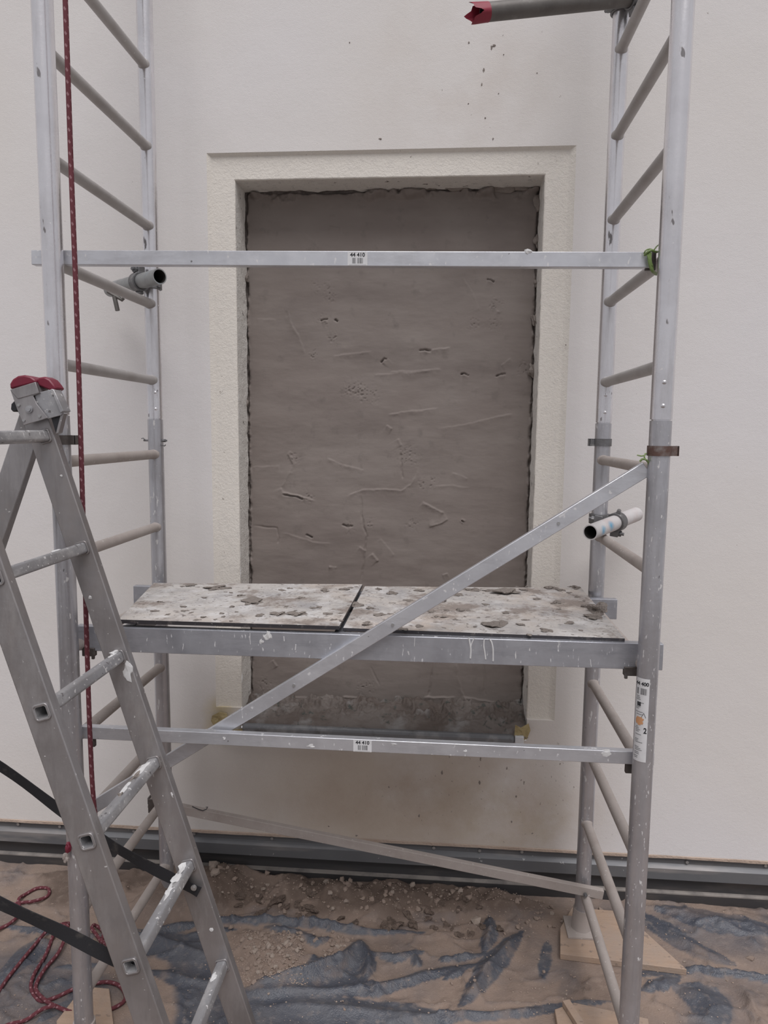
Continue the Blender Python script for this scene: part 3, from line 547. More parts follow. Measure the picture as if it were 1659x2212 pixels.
sandp = area(F5([(1420, 1300), (1659, 1190), (2300, 1180), (2300, 1400), (1659, 1430)]), 1.0, .04)
dirt = area(F5([(-900, 570), (200, 570), (1659, 650), (2160, 740), (2160, 820), (1500, 870), (760, 850), (220, 830), (0, 860), (-900, 800)]), 1.0, .05)
dust = np.clip(dust - bare_right - bare_right2 - bare_left - bare_mid, 0.02, 1)
dust = np.maximum(dust, np.maximum(np.maximum(gravel, dirt), sandp))
crease = abs(fbm(GX * 5 + warp * 8, GY * 7 + warpx * 8, 111, 4) - .5) * 2; g += .012 * np.exp(-crease / .05) * (1 - dirt) * (1 - gravel)
dust = np.clip(dust + (n2 - .5) * .35 - .25 * np.exp(-crease / .03) * (1 - dirt), 0, 1)
dust = np.clip(dust - clear * (.97 - .35 * sstep(.55, .75, n2)), 0, 1)
near_wall = sstep(2.42, 2.60, GY)
g += dirt * (.012 + .030 * sstep(.35, .75, fbm(GX * 11, GY * 13, 97, 5))) + gravel * (.012 + .016 * n3) + near_wall * .008
g += .085 * np.exp(-((GX - XL0) ** 2 + (GY - 2.42) ** 2) / .012); g += area(F3([(860, 1380), (1150, 1330), (1500, 1330), (1500, 1500), (1250, 1600), (900, 1600)]), .05, .09)
damp = dirt * (.25 + .75 * sstep(.40, .56, fbm(GX * 6, GY * 9, 98, 5))) + .35 * sstep(.56, .70, fbm(GX * 6, GY * 6, 99, 4)) * dust
damp = np.clip(damp, 0, 1) * (dust > .15)
for (cx, cy, rx, ry) in ((.58, 2.38, .24, .15), (.50, 1.82, .17, .24), (-1.0, 1.82, .15, .22), (-.41, 1.66, .06, .06), (-.42, 1.31, .06, .06)):
    mk = sstep(1.25, .95, np.maximum(abs(GX - cx) / rx, abs(GY - cy) / ry)); g = g * (1 - mk) + .006 * mk   # trodden flat under the feet
g = np.maximum(g, -.012)
sheet = height_mesh('plastic_sheet', np.stack([GX, GY, g], -1), 'sheet', None, {'dust': dust, 'damp': damp})
tag(sheet, 'dusty slate-coloured plastic sheet lying in folds over the ground', 'plastic sheet')
def gz_at(x, y):
    i = int(np.clip((y - SY0) / (SY1 - SY0) * 319, 0, 319)); j = int(np.clip((x - SX0) / (SX1 - SX0) * 759, 0, 759)); return float(g[i, j])

# ============================================================ SCAFFOLD
XL, XR, YF, YR = -.980, .520, 1.780, 2.400
PR, RR_ = .0255, .0155
rung_z = lambda k: 2.93 - .25 * k
JOIN = 1.800

def clip_band(p, mat, parent, side=1, tab=True):
    s = MB(); x, y, z = p; s.tube((x, y, z - .012), (x, y, z + .012), .0285, 28, hollow=.0025)
    if tab:
        s.box((x + side * .034, y - .004, z), (.009, .002, .012)); s.box((x + side * .043, y + .004, z), (.0018, .010, .012))
    return s.build('spring_clip', mat, parent)
def make_frame(name, X, z0, z1, ks, pm, rm, label, spigot):
    t = thing(name, (X, (YF + YR) / 2, z0), label, 'scaffold frame', 'ladder-like sides of the scaffold')
    for Y in (YF, YR):
        s = MB(); s.tube((X, Y, z0), (X, Y, z1), PR, 32, hollow=.003, seg=6); s.build('post', pm, t)
    for k in ks:
        z = rung_z(k); s = MB(); s.tube((X, YF + .020, z), (X, YR - .020, z), RR_, 32, rib=.0005)
        s.tube((X, YR - .031, z), (X, YR - .018, z), .0150, 20, r1=.0195); s.tube((X, YF + .031, z), (X, YF + .018, z), .0150, 20, r1=.0195)
        s.build('rung', rm, t)
    return t
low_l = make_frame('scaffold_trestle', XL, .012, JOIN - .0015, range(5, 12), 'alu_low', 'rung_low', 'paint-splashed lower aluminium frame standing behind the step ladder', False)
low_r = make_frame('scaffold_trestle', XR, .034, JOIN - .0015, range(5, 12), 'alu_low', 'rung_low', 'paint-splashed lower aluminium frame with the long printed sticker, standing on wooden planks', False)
up_l = make_frame('scaffold_trestle', XL, JOIN + .0015, 3.85, range(-3, 5), 'alu', 'rung', 'upper aluminium frame on the left, next to the hanging red rope', True)
up_r = make_frame('scaffold_trestle', XR, JOIN + .0015, 3.85, range(-3, 5), 'alu', 'rung', 'upper aluminium frame on the right, under the red-taped steel tube', True)
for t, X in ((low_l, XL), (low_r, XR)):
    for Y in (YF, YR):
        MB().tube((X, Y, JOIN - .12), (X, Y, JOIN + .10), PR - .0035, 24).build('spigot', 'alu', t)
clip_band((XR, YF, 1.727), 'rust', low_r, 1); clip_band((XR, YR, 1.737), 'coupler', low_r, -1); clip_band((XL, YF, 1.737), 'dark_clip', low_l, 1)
s = MB(); s.tube((XL - .040, YR - .006, 1.727), (XL + .042, YR - .006, 1.727), .0032, 8); s.tube((XL + .028, YR - .006, 1.727), (XL + .036, YR - .006, 1.727), .006, 6)
s.sweep([(XL - .034, YR - .008, 1.729), (XL - .040, YR - .010, 1.735), (XL - .046, YR - .012, 1.733)], .002, 6); s.sweep([(XL + .024, YR - .012, 1.712), (XL + .036, YR - .014, 1.709), (XL + .040, YR - .014, 1.713)], .002, 6)
s.build('locking_pin', 'coupler', low_l)
for t, X, Y, sx in ((up_r, XR, YF, .004), (up_r, XR, YR, .002), (up_l, XL, YR, -.002)):
    for dz in (.033, .088):
        a = math.atan2(0 - Y, 0 - X) + .12; q = V(X + math.cos(a) * .0246, Y + math.sin(a) * .0246, JOIN + dz)
        MB().tube(q, q + V(math.cos(a), math.sin(a), 0) * .0026, .0062, 14, r1=.002).build('crimp_dimple', 'alu', t)
for t, X, Y, zt in ((low_r, XR, YR, .034), (low_r, XR, YF, .034), (low_l, XL, YF, .026), (low_l, XL, YR, .012)):
    s = MB(); s.bb(X - .055, X + .055, Y - .055, Y + .055, zt - .006, zt + .002); s.tube((X, Y, zt), (X, Y, zt + .075), .0345, 24, r1=.030); s.build('base_plate', 'rung_low', t, .001)

# ---- printed stickers
def text_geo(txt, size, bold=.0):
    cu = bpy.data.curves.new('t', 'FONT'); cu.body = txt; cu.size = size; cu.offset = bold; cu.align_x = 'CENTER'; cu.align_y = 'CENTER'
    ob = bpy.data.objects.new('t', cu); COL.objects.link(ob); dg = bpy.context.evaluated_depsgraph_get(); me = bpy.data.meshes.new_from_object(ob.evaluated_get(dg))
    vs = [tuple(v.co) for v in me.vertices]; fs = [tuple(p.vertices) for p in me.polygons]
    bpy.data.objects.remove(ob); bpy.data.curves.remove(cu); bpy.data.meshes.remove(me); return vs, fs
def map_flat(c, ax, ay, n, off):
    c, ax, ay, n = V(c), V(ax), V(ay), V(n); return lambda u, v: c + ax * u + ay * v + n * off
def map_cyl(X, Y, R, a0, zc, off, lean=0):
    return lambda u, v: V(X + (R + off) * math.cos(a0 + u / R), Y + (R + off) * math.sin(a0 + u / R), zc + v)
def patch(s, f, u0, u1, v0, v1, nu=1, nv=1):
    s.grid(np.array([[f(u0 + (u1 - u0) * i / nu, v0 + (v1 - v0) * j / nv) for i in range(nu + 1)] for j in range(nv + 1)]), smooth=False); return s
def put_text(s, f, txt, u, v, size, bold, sx=1.0):
    vs, fs = text_geo(txt, size, bold); s.add([f(u + a[0] * sx, v + a[1]) for a in vs], fs)
def bars(s, f, u0, u1, v0, v1, seed, gap=None):
    r = random.Random(seed); u = u0
    while u < u1:
        wd = r.choice((.0005, .0008, .0013)); 
        if not (gap and gap[0] < u < gap[1]): patch(s, f, u, min(u + wd, u1), v0, v1)
        u += wd + r.choice((.0004, .0007, .001))
def beam_sticker(parent, c, ax, ay, worn):
    n = (0, -1, 0); st = patch(MB(), map_flat(c, ax, ay, n, .0006), -.0245, .0245, -.0165, .0165).build('sticker', 'paper', parent, fix=False)
    s = MB(); f = map_flat(c, ax, ay, n, .0010)
    put_text(s, f, '44 410', 0, .0085, .0125, .00035, 1.05); s.build('lettering', 'ink', st, fix=False)
    s = MB(); bars(s, f, -.0125, .0135, -.0115, .0015, 3 if worn else 5, (-.0045, -.001)); s.build('barcode', 'grey_ink', st, fix=False)['kind'] = 'stuff'
    patch(MB(), f, -.021, .021, .0145, .0148).build('border_line', 'grey_ink', st, fix=False); patch(MB(), f, -.021, .021, -.0148, -.0145).build('border_line', 'grey_ink', st, fix=False)

def beam(name, p0, p1, wd, ht, mat, label, cat, group, bev=.0025):
    p0, p1 = V(p0), V(p1); base = (p0 + p1) / 2
    t = thing(name, base, label, cat, group); MB().rect_tube(p0, p1, wd, ht, (0, 0, 1)).build('bar', mat, t, bev); return t
BG = 'horizontal and diagonal braces of the scaffold'
a = at(130, 556, Y=1.808); b = at(1408, 561, Y=1.808); dx = (b - a) / (b[0] - a[0])
p0 = a + dx * (-1.052 - a[0]) + V(0, .011, 0); p1 = b + V(0, .011, 0)
top_brace = beam('horizontal_brace', p0, p1, .022, .036, 'beam', 'upper horizontal aluminium brace with a white 44 410 sticker, crossing the top of the window', 'brace', BG)
c = p0 + (p1 - p0) * ((-.2165 - p0[0]) / (p1[0] - p0[0])); c[1] = 1.808
beam_sticker(top_brace, c, unit(p1 - p0), (0, 0, 1), False)
for x in (-1.0, .488): MB().box((x, 1.822, 2.178), (.012, .006, .022)).build('claw', 'dark_clip', top_brace, .002)
a = at(180, 1583, Y=1.806); b = at(1410, 1640, Y=1.806); p0 = a + V(-.008, .011, 0); p1 = b + V(.004, .011, 0)
low_brace = beam('horizontal_brace', p0, p1, .022, .034, 'beam', 'lower horizontal aluminium brace with a white 44 410 sticker, below the platform', 'brace', BG)
c = p0 + (p1 - p0) * ((-.196 - p0[0]) / (p1[0] - p0[0])); c[1] = 1.806; beam_sticker(low_brace, c, unit(p1 - p0), (0, 0, 1), True)
for x in (-.945, .497): MB().box((x, 1.818, .918 if x < 0 else .914), (.010, .006, .020)).build('claw', 'dark_clip', low_brace, .002)
p0 = at(205, 1741, Y=1.868); p1 = at(1396, 1012, Y=1.792)
diag = beam('diagonal_brace', p0, p1, .020, .036, 'beam', 'steep diagonal aluminium brace running up in front of the platform', 'brace', BG)
for f_ in (.24, .40, .58, .86):
    q = p0 + (p1 - p0) * f_ + V(0, -.010, 0); MB().tube(q, q + V(0, -.003, 0), .004, 10).build('rivet', 'screw', diag)
p0 = at(322, 1733, Y=2.345); p1 = at(1302, 1931, Y=2.345)
rdiag = beam('diagonal_brace', p0, p1, .020, .032, 'rung_low', 'sandy low diagonal brace sloping down to the right just in front of the flashing', 'brace', BG)
s = MB(); d_ = unit(p1 - p0); q = p0 + d_ * .012; s.box(q + V(0, -.013, -.004), (.010, .003, .026)); s.box(q + V(-.010, 0, .012), (.003, .012, .012)); s.build('claw', 'dark_clip', rdiag, .002)
s = MB(); q = at(1264, 1932, Y=2.33); s.tube(q, q + V(0, -.006, 0), .007, 12); s.tube(q + V(0, -.006, 0), q + V(0, -.012, 0), .0045, 6); s.build('claw_bolt', 'coupler', rdiag)
s = MB(); q = [at(x, y, Y=2.330) for x, y in ((415, 1742), (428, 1748), (438, 1751), (446, 1748), (449, 1743), (445, 1744))]; s.sweep(q, .0016, 6); s.build('bent_wire', 'black', rdiag)

# ---- long sticker on the right front post
f = map_cyl(XR, YF, PR, math.radians(-128), 1.060, .0006); a0 = math.radians(-128)
st = patch(MB(), f, -.020, .0165, -.107, .107, 10, 6).build('sticker', 'paper', low_r, fix=False)
f2 = map_cyl(XR, YF, PR, a0, 1.060, .0011); 
s = MB(); put_text(s, f2, '44 400', -.002, .093, .0125, .0004, .95); s.build('lettering', 'ink', st, fix=False)
s = MB(); put_text(s, f2, '2', .011, -.026, .020, .0006, .75); s.build('numeral', 'ink', st, fix=False)
patch(MB(), f2, -.012, -.002, .036, .046, 3).build('print_block', 'ink', st, fix=False)
s = MB(); bars(s, f2, -.015, .010, .066, .082, 11, (-.009, -.006)); s.build('barcode', 'grey_ink', st, fix=False)['kind'] = 'stuff'
s = MB(); r = random.Random(4)
for v0 in (.060, .056, .052, .044, .041, .033, .029, .020, .014, -.018, -.022, -.026, -.030, -.038, -.050, -.054, -.058, -.070, -.074, -.078, -.084, -.088, -.094, -.098):
    u0 = r.uniform(-.016, -.012); u1 = u0 + r.uniform(.008, .020) * (.7 if v0 > -.03 and v0 < 0 else 1); patch(s, f2, u0, u1, v0, v0 + .0013, 3)
for sgn in (-1, 1): s.add([f2(.006 + sgn * .006, .008), f2(.006 + sgn * .0045, .008), f2(.006, .018), f2(.006, .021)], [(0, 1, 2, 3)])
s.build('fine_print', 'grey_ink', st, fix=False)['kind'] = 'stuff'
s = MB()
for v0, u0, u1 in ((-.013, -.008, .000), (-.010, -.013, .005), (-.007, -.014, .006), (-.004, -.014, .004), (-.001, -.014, .006), (.002, -.013, .007), (.005, -.011, .003)): patch(s, f2, u0, u1, v0, v0 + .003, 6)
s.build('print_patch', 'orange', st)

# ---- platform with its two boards
plat = thing('scaffold_platform', (-.22, 2.10, 1.165), 'mortar-splashed scaffold platform of two black-edged boards on aluminium side beams', 'platform')
DY = 1.838
a0_, a1_ = at(190, 1353, Y=DY), at(190, 1406, Y=DY); b0_, b1_ = at(1425, 1393, Y=DY), at(1425, 1447, Y=DY)
zt_l, zb_l, zt_r, zb_r = a0_[2], a1_[2], b0_[2], b1_[2]
p0 = V(-.990, DY + .0125, (zt_l + zb_l) / 2); p1 = V(.574, DY + .0125, (zt_r + zb_r) / 2)
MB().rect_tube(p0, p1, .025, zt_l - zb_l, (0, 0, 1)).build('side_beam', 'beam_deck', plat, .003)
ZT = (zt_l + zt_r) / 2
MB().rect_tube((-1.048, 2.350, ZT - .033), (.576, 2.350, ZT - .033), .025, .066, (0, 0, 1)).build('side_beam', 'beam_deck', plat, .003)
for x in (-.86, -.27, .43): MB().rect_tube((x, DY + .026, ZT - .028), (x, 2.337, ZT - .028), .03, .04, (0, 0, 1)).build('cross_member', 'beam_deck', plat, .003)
for x, y in ((.505, DY + .004), (-.965, DY + .004), (.505, 2.345), (-.965, 2.345)):
    s = MB(); s.box((x - .010 if x > 0 else x + .010, y, ZT - .072), (.018, .008, .012)); s.box((x - .022 if x > 0 else x + .022, y - .004, ZT - .086), (.004, .004, .006)); s.build('hook', 'dark_clip', plat, .002)
def board(front_l, front_r, rear_r, rear_l, z, t, name='board'):
    s = MB(); P4 = [at(*q, Z=z) for q in (front_l, front_r, rear_r, rear_l)]
    top = [V(q[0], q[1], z) for q in P4]; bot = [V(q[0], q[1], z - t) for q in P4]
    s.add(top, [(0, 1, 2, 3)], mi=0); s.add(top + bot, [(4, 7, 6, 5), (0, 4, 5, 1), (1, 5, 6, 2), (2, 6, 7, 3), (3, 7, 4, 0)], mi=1)
    s.build(name, ['ply', 'ply_edge'], plat, .0012); return P4
Z1, Z2 = ZT + .021, ZT + .0105
B1 = board((256, 1338), (733, 1352), (783, 1262), (332, 1259), Z1, .011)
B2 = board((741, 1356), (1350, 1379), (1256, 1270), (788, 1266), Z2, .010)
for x in (-.80, -.45, -.30): MB().bb(x - .03, x + .03, 1.89, 2.33, ZT, ZT + .0100).build('packing_strip', 'ply_edge', plat)
# white paint runs on the front beam, splashes on the braces
def drip(parent, pts, Y, w0, off=0.0):
    s_ = MB(); s_.sweep(smooth_path([at(a_, b_, Y=Y) for a_, b_ in pts], 4), w0, 8); o_ = s_.build('paint_run', 'white_paint', parent); return o_
for pts, w0 in (([(1013, 1378), (1015, 1390), (1017, 1404), (1016, 1422)], .0022), ([(1024, 1379), (1019, 1390), (1017, 1398)], .0016), ([(1046, 1380), (1045, 1395), (1047, 1408), (1049, 1424)], .0019), ([(1057, 1380), (1062, 1388), (1065, 1404), (1065, 1428)], .0021), ([(540, 1368), (540, 1380), (541, 1392)], .0009), ([(639, 1392), (638, 1404)], .0015), ([(896, 1378), (895, 1396)], .0009), ([(1275, 1425), (1277, 1440)], .0010), ([(613, 1375), (614, 1385)], .0014)):
    drip(plat, pts, DY - .0002, w0)
def splat(parent, px, py, Y, rx, rz, mat, seed, name='paint_splash', ry=.0015):
    q = at(px, py, Y=Y); off = V(*parent.location) if parent.type == 'EMPTY' else V(0, 0, 0); return blob(name, q - off, (rx, ry, rz), mat, parent, seed, 2, .7)
for k_, (px, py, rx, rz) in enumerate(((1140, 543, .008, .006), (580, 1372, .008, .012), (565, 1386, .005, .006), (576, 1376, .010, .006))): splat(plat if k_ else top_brace, px, py, DY if k_ else 1.8075, rx, rz, 'white_paint', 700 + k_)
for k_, (px, py, rx, rz) in enumerate(((1306, 1628, .012, .008), (672, 1612, .010, .005), (485, 1595, .004, .004), (850, 1608, .008, .003), (1005, 1622, .006, .003))): splat(low_brace, px, py, 1.8065, rx, rz, 'white_paint', 720 + k_)

# mortar lumps dropped on the platform
protos = []
for i in range(9):
    o = blob('mortar_lump', (0, 0, 0), (1, .75, .22), 'mortar', None, 300 + i, 3, .75, .08); protos.append(o)
def on_board(px, py):
    q = at(px, py, Z=Z2); z = Z1 if q[0] < -.262 else Z2
    return at(px, py, Z=z)
first = set()
def lump(px, py, r, label=None, hgt=1.0, grp='mortar lumps dropped on the platform', i=None):
    i = random.randrange(9) if i is None else i; o = protos[i]
    if i in first: o = o.copy(); COL.objects.link(o)
    first.add(i); q = on_board(px, py); o.location = (q[0], q[1], q[2] + .10 * r * hgt * .9); o.scale = (r, r, r * hgt); o.rotation_euler = (0, 0, random.uniform(0, 6.3))
    bd = 'left' if q[0] < -.262 else 'right'; row = 'rear edge' if q[1] > 2.22 else ('front edge' if q[1] < 1.98 else 'middle')
    sz = 'flat' if r > .013 else ('small' if r > .0085 else 'tiny')
    tag(o, label or f'{sz} grey-brown mortar crumb near the {row} of the {bd} platform board', 'mortar', grp); return o
lump(1292, 1322, .030, 'reddish-brown lump of mortar heaped at the right edge of the platform', 2.6); lump(1282, 1335, .020, 'small brown mortar crumb in front of the reddish lump at the platform edge', 1.4)
lump(1270, 1312, .016, 'small brown mortar crumb left of the reddish lump at the platform edge', 1.6); lump(1068, 1350, .032, 'wide flat grey mortar pat near the front edge of the right board', .6)
lump(762, 1308, .024, 'thick mortar pat lying over the joint between the two boards', .9); lump(470, 1271, .034, 'brown crumbly mortar patch at the rear of the left board', .8)
lump(545, 1300, .034, 'flat round mortar pat in the middle of the left board', .4); lump(1095, 1281, .034, 'crumbly mortar heap at the rear of the right board', 1.2)
for px, py, r in ((600, 1327, .018), (640, 1328, .022), (705, 1326, .012), (410, 1265, .016), (690, 1312, .010), (650, 1290, .012), (800, 1312, .012), (815, 1327, .016), (790, 1350, .012), (845, 1342, .010), (870, 1358, .014), (905, 1353, .012),
    (950, 1300, .022), (985, 1285, .020), (1020, 1275, .022), (1060, 1278, .018), (1130, 1276, .012), (1190, 1271, .018), (1210, 1274, .014), (1245, 1272, .016), (1243, 1290, .010), (1200, 1303, .014), (1160, 1295, .012), (1000, 1320, .016), (960, 1335, .010), (1180, 1362, .016), (1230, 1345, .012), (905, 1276, .016), (850, 1283, .018), (820, 1272, .012), (880, 1296, .012), (700, 1275, .014), (745, 1272, .016), (610, 1276, .012), (520, 1285, .010), (440, 1290, .009), (395, 1310, .009), (345, 1302, .008), (330, 1322, .010), (560, 1330, .012), (480, 1325, .008), (1125, 1352, .010), (1140, 1370, .008), (1050, 1305, .010), (1095, 1322, .012), (930, 1322, .010)):
    lump(px + random.uniform(-4, 4), py + random.uniform(-2, 2), r * 1.0, None, random.uniform(.5, 1.2))
for k in range(60):
    px = random.uniform(360, 1290); py = 1264 + (random.random() ** .8) * (80 if px < 735 else 100); lim = 1338 + (px - 256) * .03
    if px < 300 + (1340 - py) * .9 or py > lim - 3 or px > 1345 - (1378 - py) * .85: continue
    lump(px, py, random.uniform(.004, .009), None, random.uniform(.5, 1.1))
for i, o in enumerate(protos):
    if i not in first: bpy.data.objects.remove(o)

# ---- clamped tubes
def coupler_obj(c, td, pc, label):
    """swivel coupler: one band round the loose tube at c (direction td), one round the post at pc"""
    c, pc, td = V(c), V(pc), unit(td); t = thing('swivel_coupler', c, label, 'coupler', 'swivel couplers on the scaffold posts')
    side = unit(pc - c); a_ = unit(np.cross(td, side))
    MB().tube(c - td * .016, c + td * .016, .0315, 28, hollow=.0065).build('tube_band', 'coupler', t, .001)
    MB().tube(pc - V(0, 0, .016), pc + V(0, 0, .016), .0335, 28, hollow=.0068).build('post_band', 'coupler', t, .001)
    s = MB(); s.tube(c + side * .022, c + side * .032, .016, 16); s.build('swivel_pin', 'coupler', t)
    for base, ax, sgn in ((c, a_, -1), (pc, unit(np.cross(V(0, 0, 1), side)), 1)):
        e = base + ax * sgn * .037 ; f_ = side if base is c else -side
        s = MB(); s.box(e, (.011, .013, .014), (ax, f_, np.cross(ax, f_))); s.build('band_lug', 'coupler', t, .002)
        s = MB(); q = e - f_ * .030; s.tube(q, e + f_ * .016, .0052, 10); s.build('bolt', 'coupler', t)
        s = MB(); s.tube(e - f_ * .022, e - f_ * .012, .0105, 6); s.build('nut', 'coupler', t)
        e2 = base - ax * sgn * .035; s = MB(); s.tube(e2 - np.cross(ax, f_) * .012, e2 + np.cross(ax, f_) * .012, .007, 12); s.build('hinge_knuckle', 'coupler', t)
    return t
def stub(p0, p1, mat, label, extra=None, hole=True):
    p0, p1 = V(p0), V(p1); t = thing('steel_tube', (p0 + p1) / 2, label, 'tube'); MB().tube(p0, p1, .0242, 32, hollow=.0035, bore=1).build('pipe', [mat, 'bore'], t)
    return t
p0, p1 = at(345, 597, Y=2.268), at(238, 626, Y=2.49)
stub(p0, p1, 'steel', 'short galvanised tube with a dark open end, clamped to the left rear post')
td = unit(p1 - p0); k = (V(XL, YR, 0) - p0)[:2] @ td[:2] / (td[:2] @ td[:2]); c = p0 + td * k
coupler_obj(c - td * .012, td, V(XL, YR, c[2]), 'swivel coupler holding the short galvanised tube on the left rear post')
hk = thing('anchor_hook', p1, 'bent steel anchor rod hanging behind the left clamped tube', 'anchor')
MB().tube(at(247, 640, Y=2.40), at(254, 671, Y=2.40), .0075, 12).build('rod', 'steel_dark', hk); s = MB(); s.sweep([at(a_, b_, Y=2.40) for a_, b_ in ((233, 630), (245, 637), (256, 643), (264, 648), (267, 644))], .006, 8); s.build('bent_arm', 'steel_dark', hk)
p0, p1 = at(1275, 1150, Y=2.240), at(1374, 1111, Y=2.50)
stub(p0, p1, 'steel_paint', 'short white-splashed tube with blue paint marks, clamped to the right rear post')
td = unit(p1 - p0); k = (V(XR, YR, 0) - p0)[:2] @ td[:2] / (td[:2] @ td[:2]); c = p0 + td * k
coupler_obj(c + td * .02, td, V(XR, YR, c[2] + .01), 'swivel coupler holding the white-splashed tube on the right rear post')
p0, p1 = at(1044, 27, Y=2.18), at(1362, -5, Y=2.345)
top_tube = stub(p0, p1, 'steel_dark', 'dark weathered steel tube with a red taped end, jutting out at the top right')
td = unit(p1 - p0); s = MB(); n = 28; A_, B_, _ = frame_of(td); rg = []
for r_, prof in ((.0252, 0), (.0252, 1)):
    row = []
    for i in range(n + 1):
        th = 2 * math.pi * i / n; j = (.030 + .014 * math.sin(3 * th + 1) + .006 * math.sin(7 * th)) if prof else -.014
        row.append(p0 - td * (j if prof else j) + (A_ * math.cos(th) + B_ * math.sin(th)) * (r_ - (.003 * math.sin(5 * th) if prof else 0)))
    rg.append(row)
s.grid(np.array(rg)); o = s.build('red_tape', 'red_tape', top_tube, fix=False)
k = (V(XR, YR, 0) - p0)[:2] @ td[:2] / (td[:2] @ td[:2]); c = p0 + td * k
coupler_obj(c, td, V(XR, YR, c[2]), 'dark swivel coupler under the red-taped tube at the top right')

# ---- green wire ties
def tie(runs, Y, label):
    s = MB()
    for pts, r in runs: s.sweep(smooth_path([at(a_, b_, Y=Y + dy) for a_, b_, dy in pts]), r, 8)
    o = s.build('wire_tie', 'green', None); tag(o, label, 'wire tie', 'green wire ties'); return o
tie([([(1391, 548, 0), (1395, 541, -.004), (1404, 538, .004), (1412, 540, 0), (1418, 533, .01), (1424, 528, .03)], .0016), ([(1392, 552, 0), (1398, 545, -.006), (1406, 541, -.006), (1416, 544, 0), (1420, 544, .01)], .0028),
     ([(1402, 545, -.002), (1402, 560, -.004), (1405, 575, -.003), (1410, 586, 0), (1418, 592, .02)], .0038), ([(1396, 545, -.002), (1402, 560, -.006), (1408, 570, -.004), (1411, 582, 0)], .0018), ([(1405, 546, -.003), (1405, 560, -.005), (1407, 574, -.004)], .003)], 1.800,
    'green wire tie knotted round the right end of the upper brace')
tie([([(1376, 983, 0), (1386, 985, -.003), (1393, 983, 0), (1397, 979, 0)], .0016), ([(1382, 997, -.002), (1390, 991, -.004), (1400, 998, 0), (1402, 1010, .004), (1401, 1030, .01)], .0024), ([(1394, 979, 0), (1392, 988, -.004), (1398, 997, 0)], .0018), ([(1385, 992, 0), (1395, 993, -.004), (1402, 1000, .004)], .0022)], 1.776,
    'green wire tie at the upper right end of the steep diagonal brace')

# ============================================================ LADDER
LP = V(-.944, 1.643, 1.747); LD = unit((.292, .006, -.956)); LR = V(0, -1, 0); LR = unit(LR - LD * (LR @ LD)); LE = np.cross(LD, LR); LE = LE if LE[0] > 0 else -LE
lad = thing('folding_ladder', (LP[0] - .1, 1.49, 0), 'scuffed aluminium folding ladder with red hinge caps and black straps, on the left', 'ladder')
W_, TH = .340, .025
def stile(s0, s1, e0, e1, r0, r1, holes, P, D, E, R, hs=.0135):
    s = MB(); pt = lambda a_, b_, c_: P + D * a_ + E * b_ + R * c_
    rows = [s0]
    for hh in holes: rows += [hh - hs, hh + hs]
    rows.append(s1); cols = [e0, -hs, hs, e1]
    for c_ in (r0, r1):
        for i in range(len(rows) - 1):
            for j in range(3):
                if i % 2 == 1 and j == 1: continue
                s.add([pt(rows[i], cols[j], c_), pt(rows[i], cols[j + 1], c_), pt(rows[i + 1], cols[j + 1], c_), pt(rows[i + 1], cols[j], c_)], [(0, 1, 2, 3)])
    for j in range(3):
        for q in (s0, s1): s.add([pt(q, cols[j], r0), pt(q, cols[j + 1], r0), pt(q, cols[j + 1], r1), pt(q, cols[j], r1)], [(0, 1, 2, 3)])
    for i in range(len(rows) - 1):
        for q in (e0, e1): s.add([pt(rows[i], q, r0), pt(rows[i + 1], q, r0), pt(rows[i + 1], q, r1), pt(rows[i], q, r1)], [(0, 1, 2, 3)])
    return s
def rsq(h_, rad, n=4):
    out = []
    for cx, cy, a_ in ((h_ - rad, h_ - rad, 0), (-h_ + rad, h_ - rad, 90), (-h_ + rad, -h_ + rad, 180), (h_ - rad, -h_ + rad, 270)):
        for i in range(n + 1): th = math.radians(a_ + 90 * i / n); out.append((cx + rad * math.cos(th), cy + rad * math.sin(th)))
    return out
def sq_tube(s, P, D, E, R, r0, r1, h_, rad, t):
    o = rsq(h_, rad); i_ = rsq(h_ - t, max(rad - t, .002)); n = len(o); pt = lambda q, c_: P + E * q[0] + D * q[1] + R * c_
    vs = [pt(q, r0) for q in o] + [pt(q, r1) for q in o] + [pt(q, r0) for q in i_] + [pt(q, r1) for q in i_]
    fs = [(k, (k + 1) % n, n + (k + 1) % n, n + k) for k in range(n)]; s.add(vs, fs, smooth=False)
    s.add(vs, [(2 * n + k, 3 * n + k, 3 * n + (k + 1) % n, 2 * n + (k + 1) % n) for k in range(n)], smooth=False)
    s.add(vs, [(k, 2 * n + k, 2 * n + (k + 1) % n, (k + 1) % n) for k in range(n)] + [(n + k, n + (k + 1) % n, 3 * n + (k + 1) % n, 3 * n + k) for k in range(n)])
foot = (LP[2] - .035) / -LD[2]; KS = range(0, 7)
holes = [.28 * k for k in KS]
for (a_, b_) in ((-TH, 0), (W_ - TH, W_)):
    o = stile(-.115, foot, -.037, .024, a_, b_, holes, LP, LD, LE, LR).build('stile', 'ladder', lad, .0022)
    fq = LP + LD * (foot + .016) + LE * -.006 + LR * ((a_ + b_) / 2); MB().box(fq, (.016, .034, .015), (LD, LE, LR)).build('rubber_foot', 'black', lad, .003)
for k in KS:
    s = MB(); sq_tube(s, LP + LD * .28 * k, LD, LE, LR, -TH - .002, W_ + .002, .0132, .006, .0016); ro = s.build('rung', 'ladder_rung', lad)
    for c_ in (W_, 0):
        s = MB(); sq_tube(s, LP + LD * .28 * k, LD, LE, LR, c_ - .0008, c_ + .0035, .0172, .008, .0042); s.build('swaged_collar', 'ladder', ro, .001)
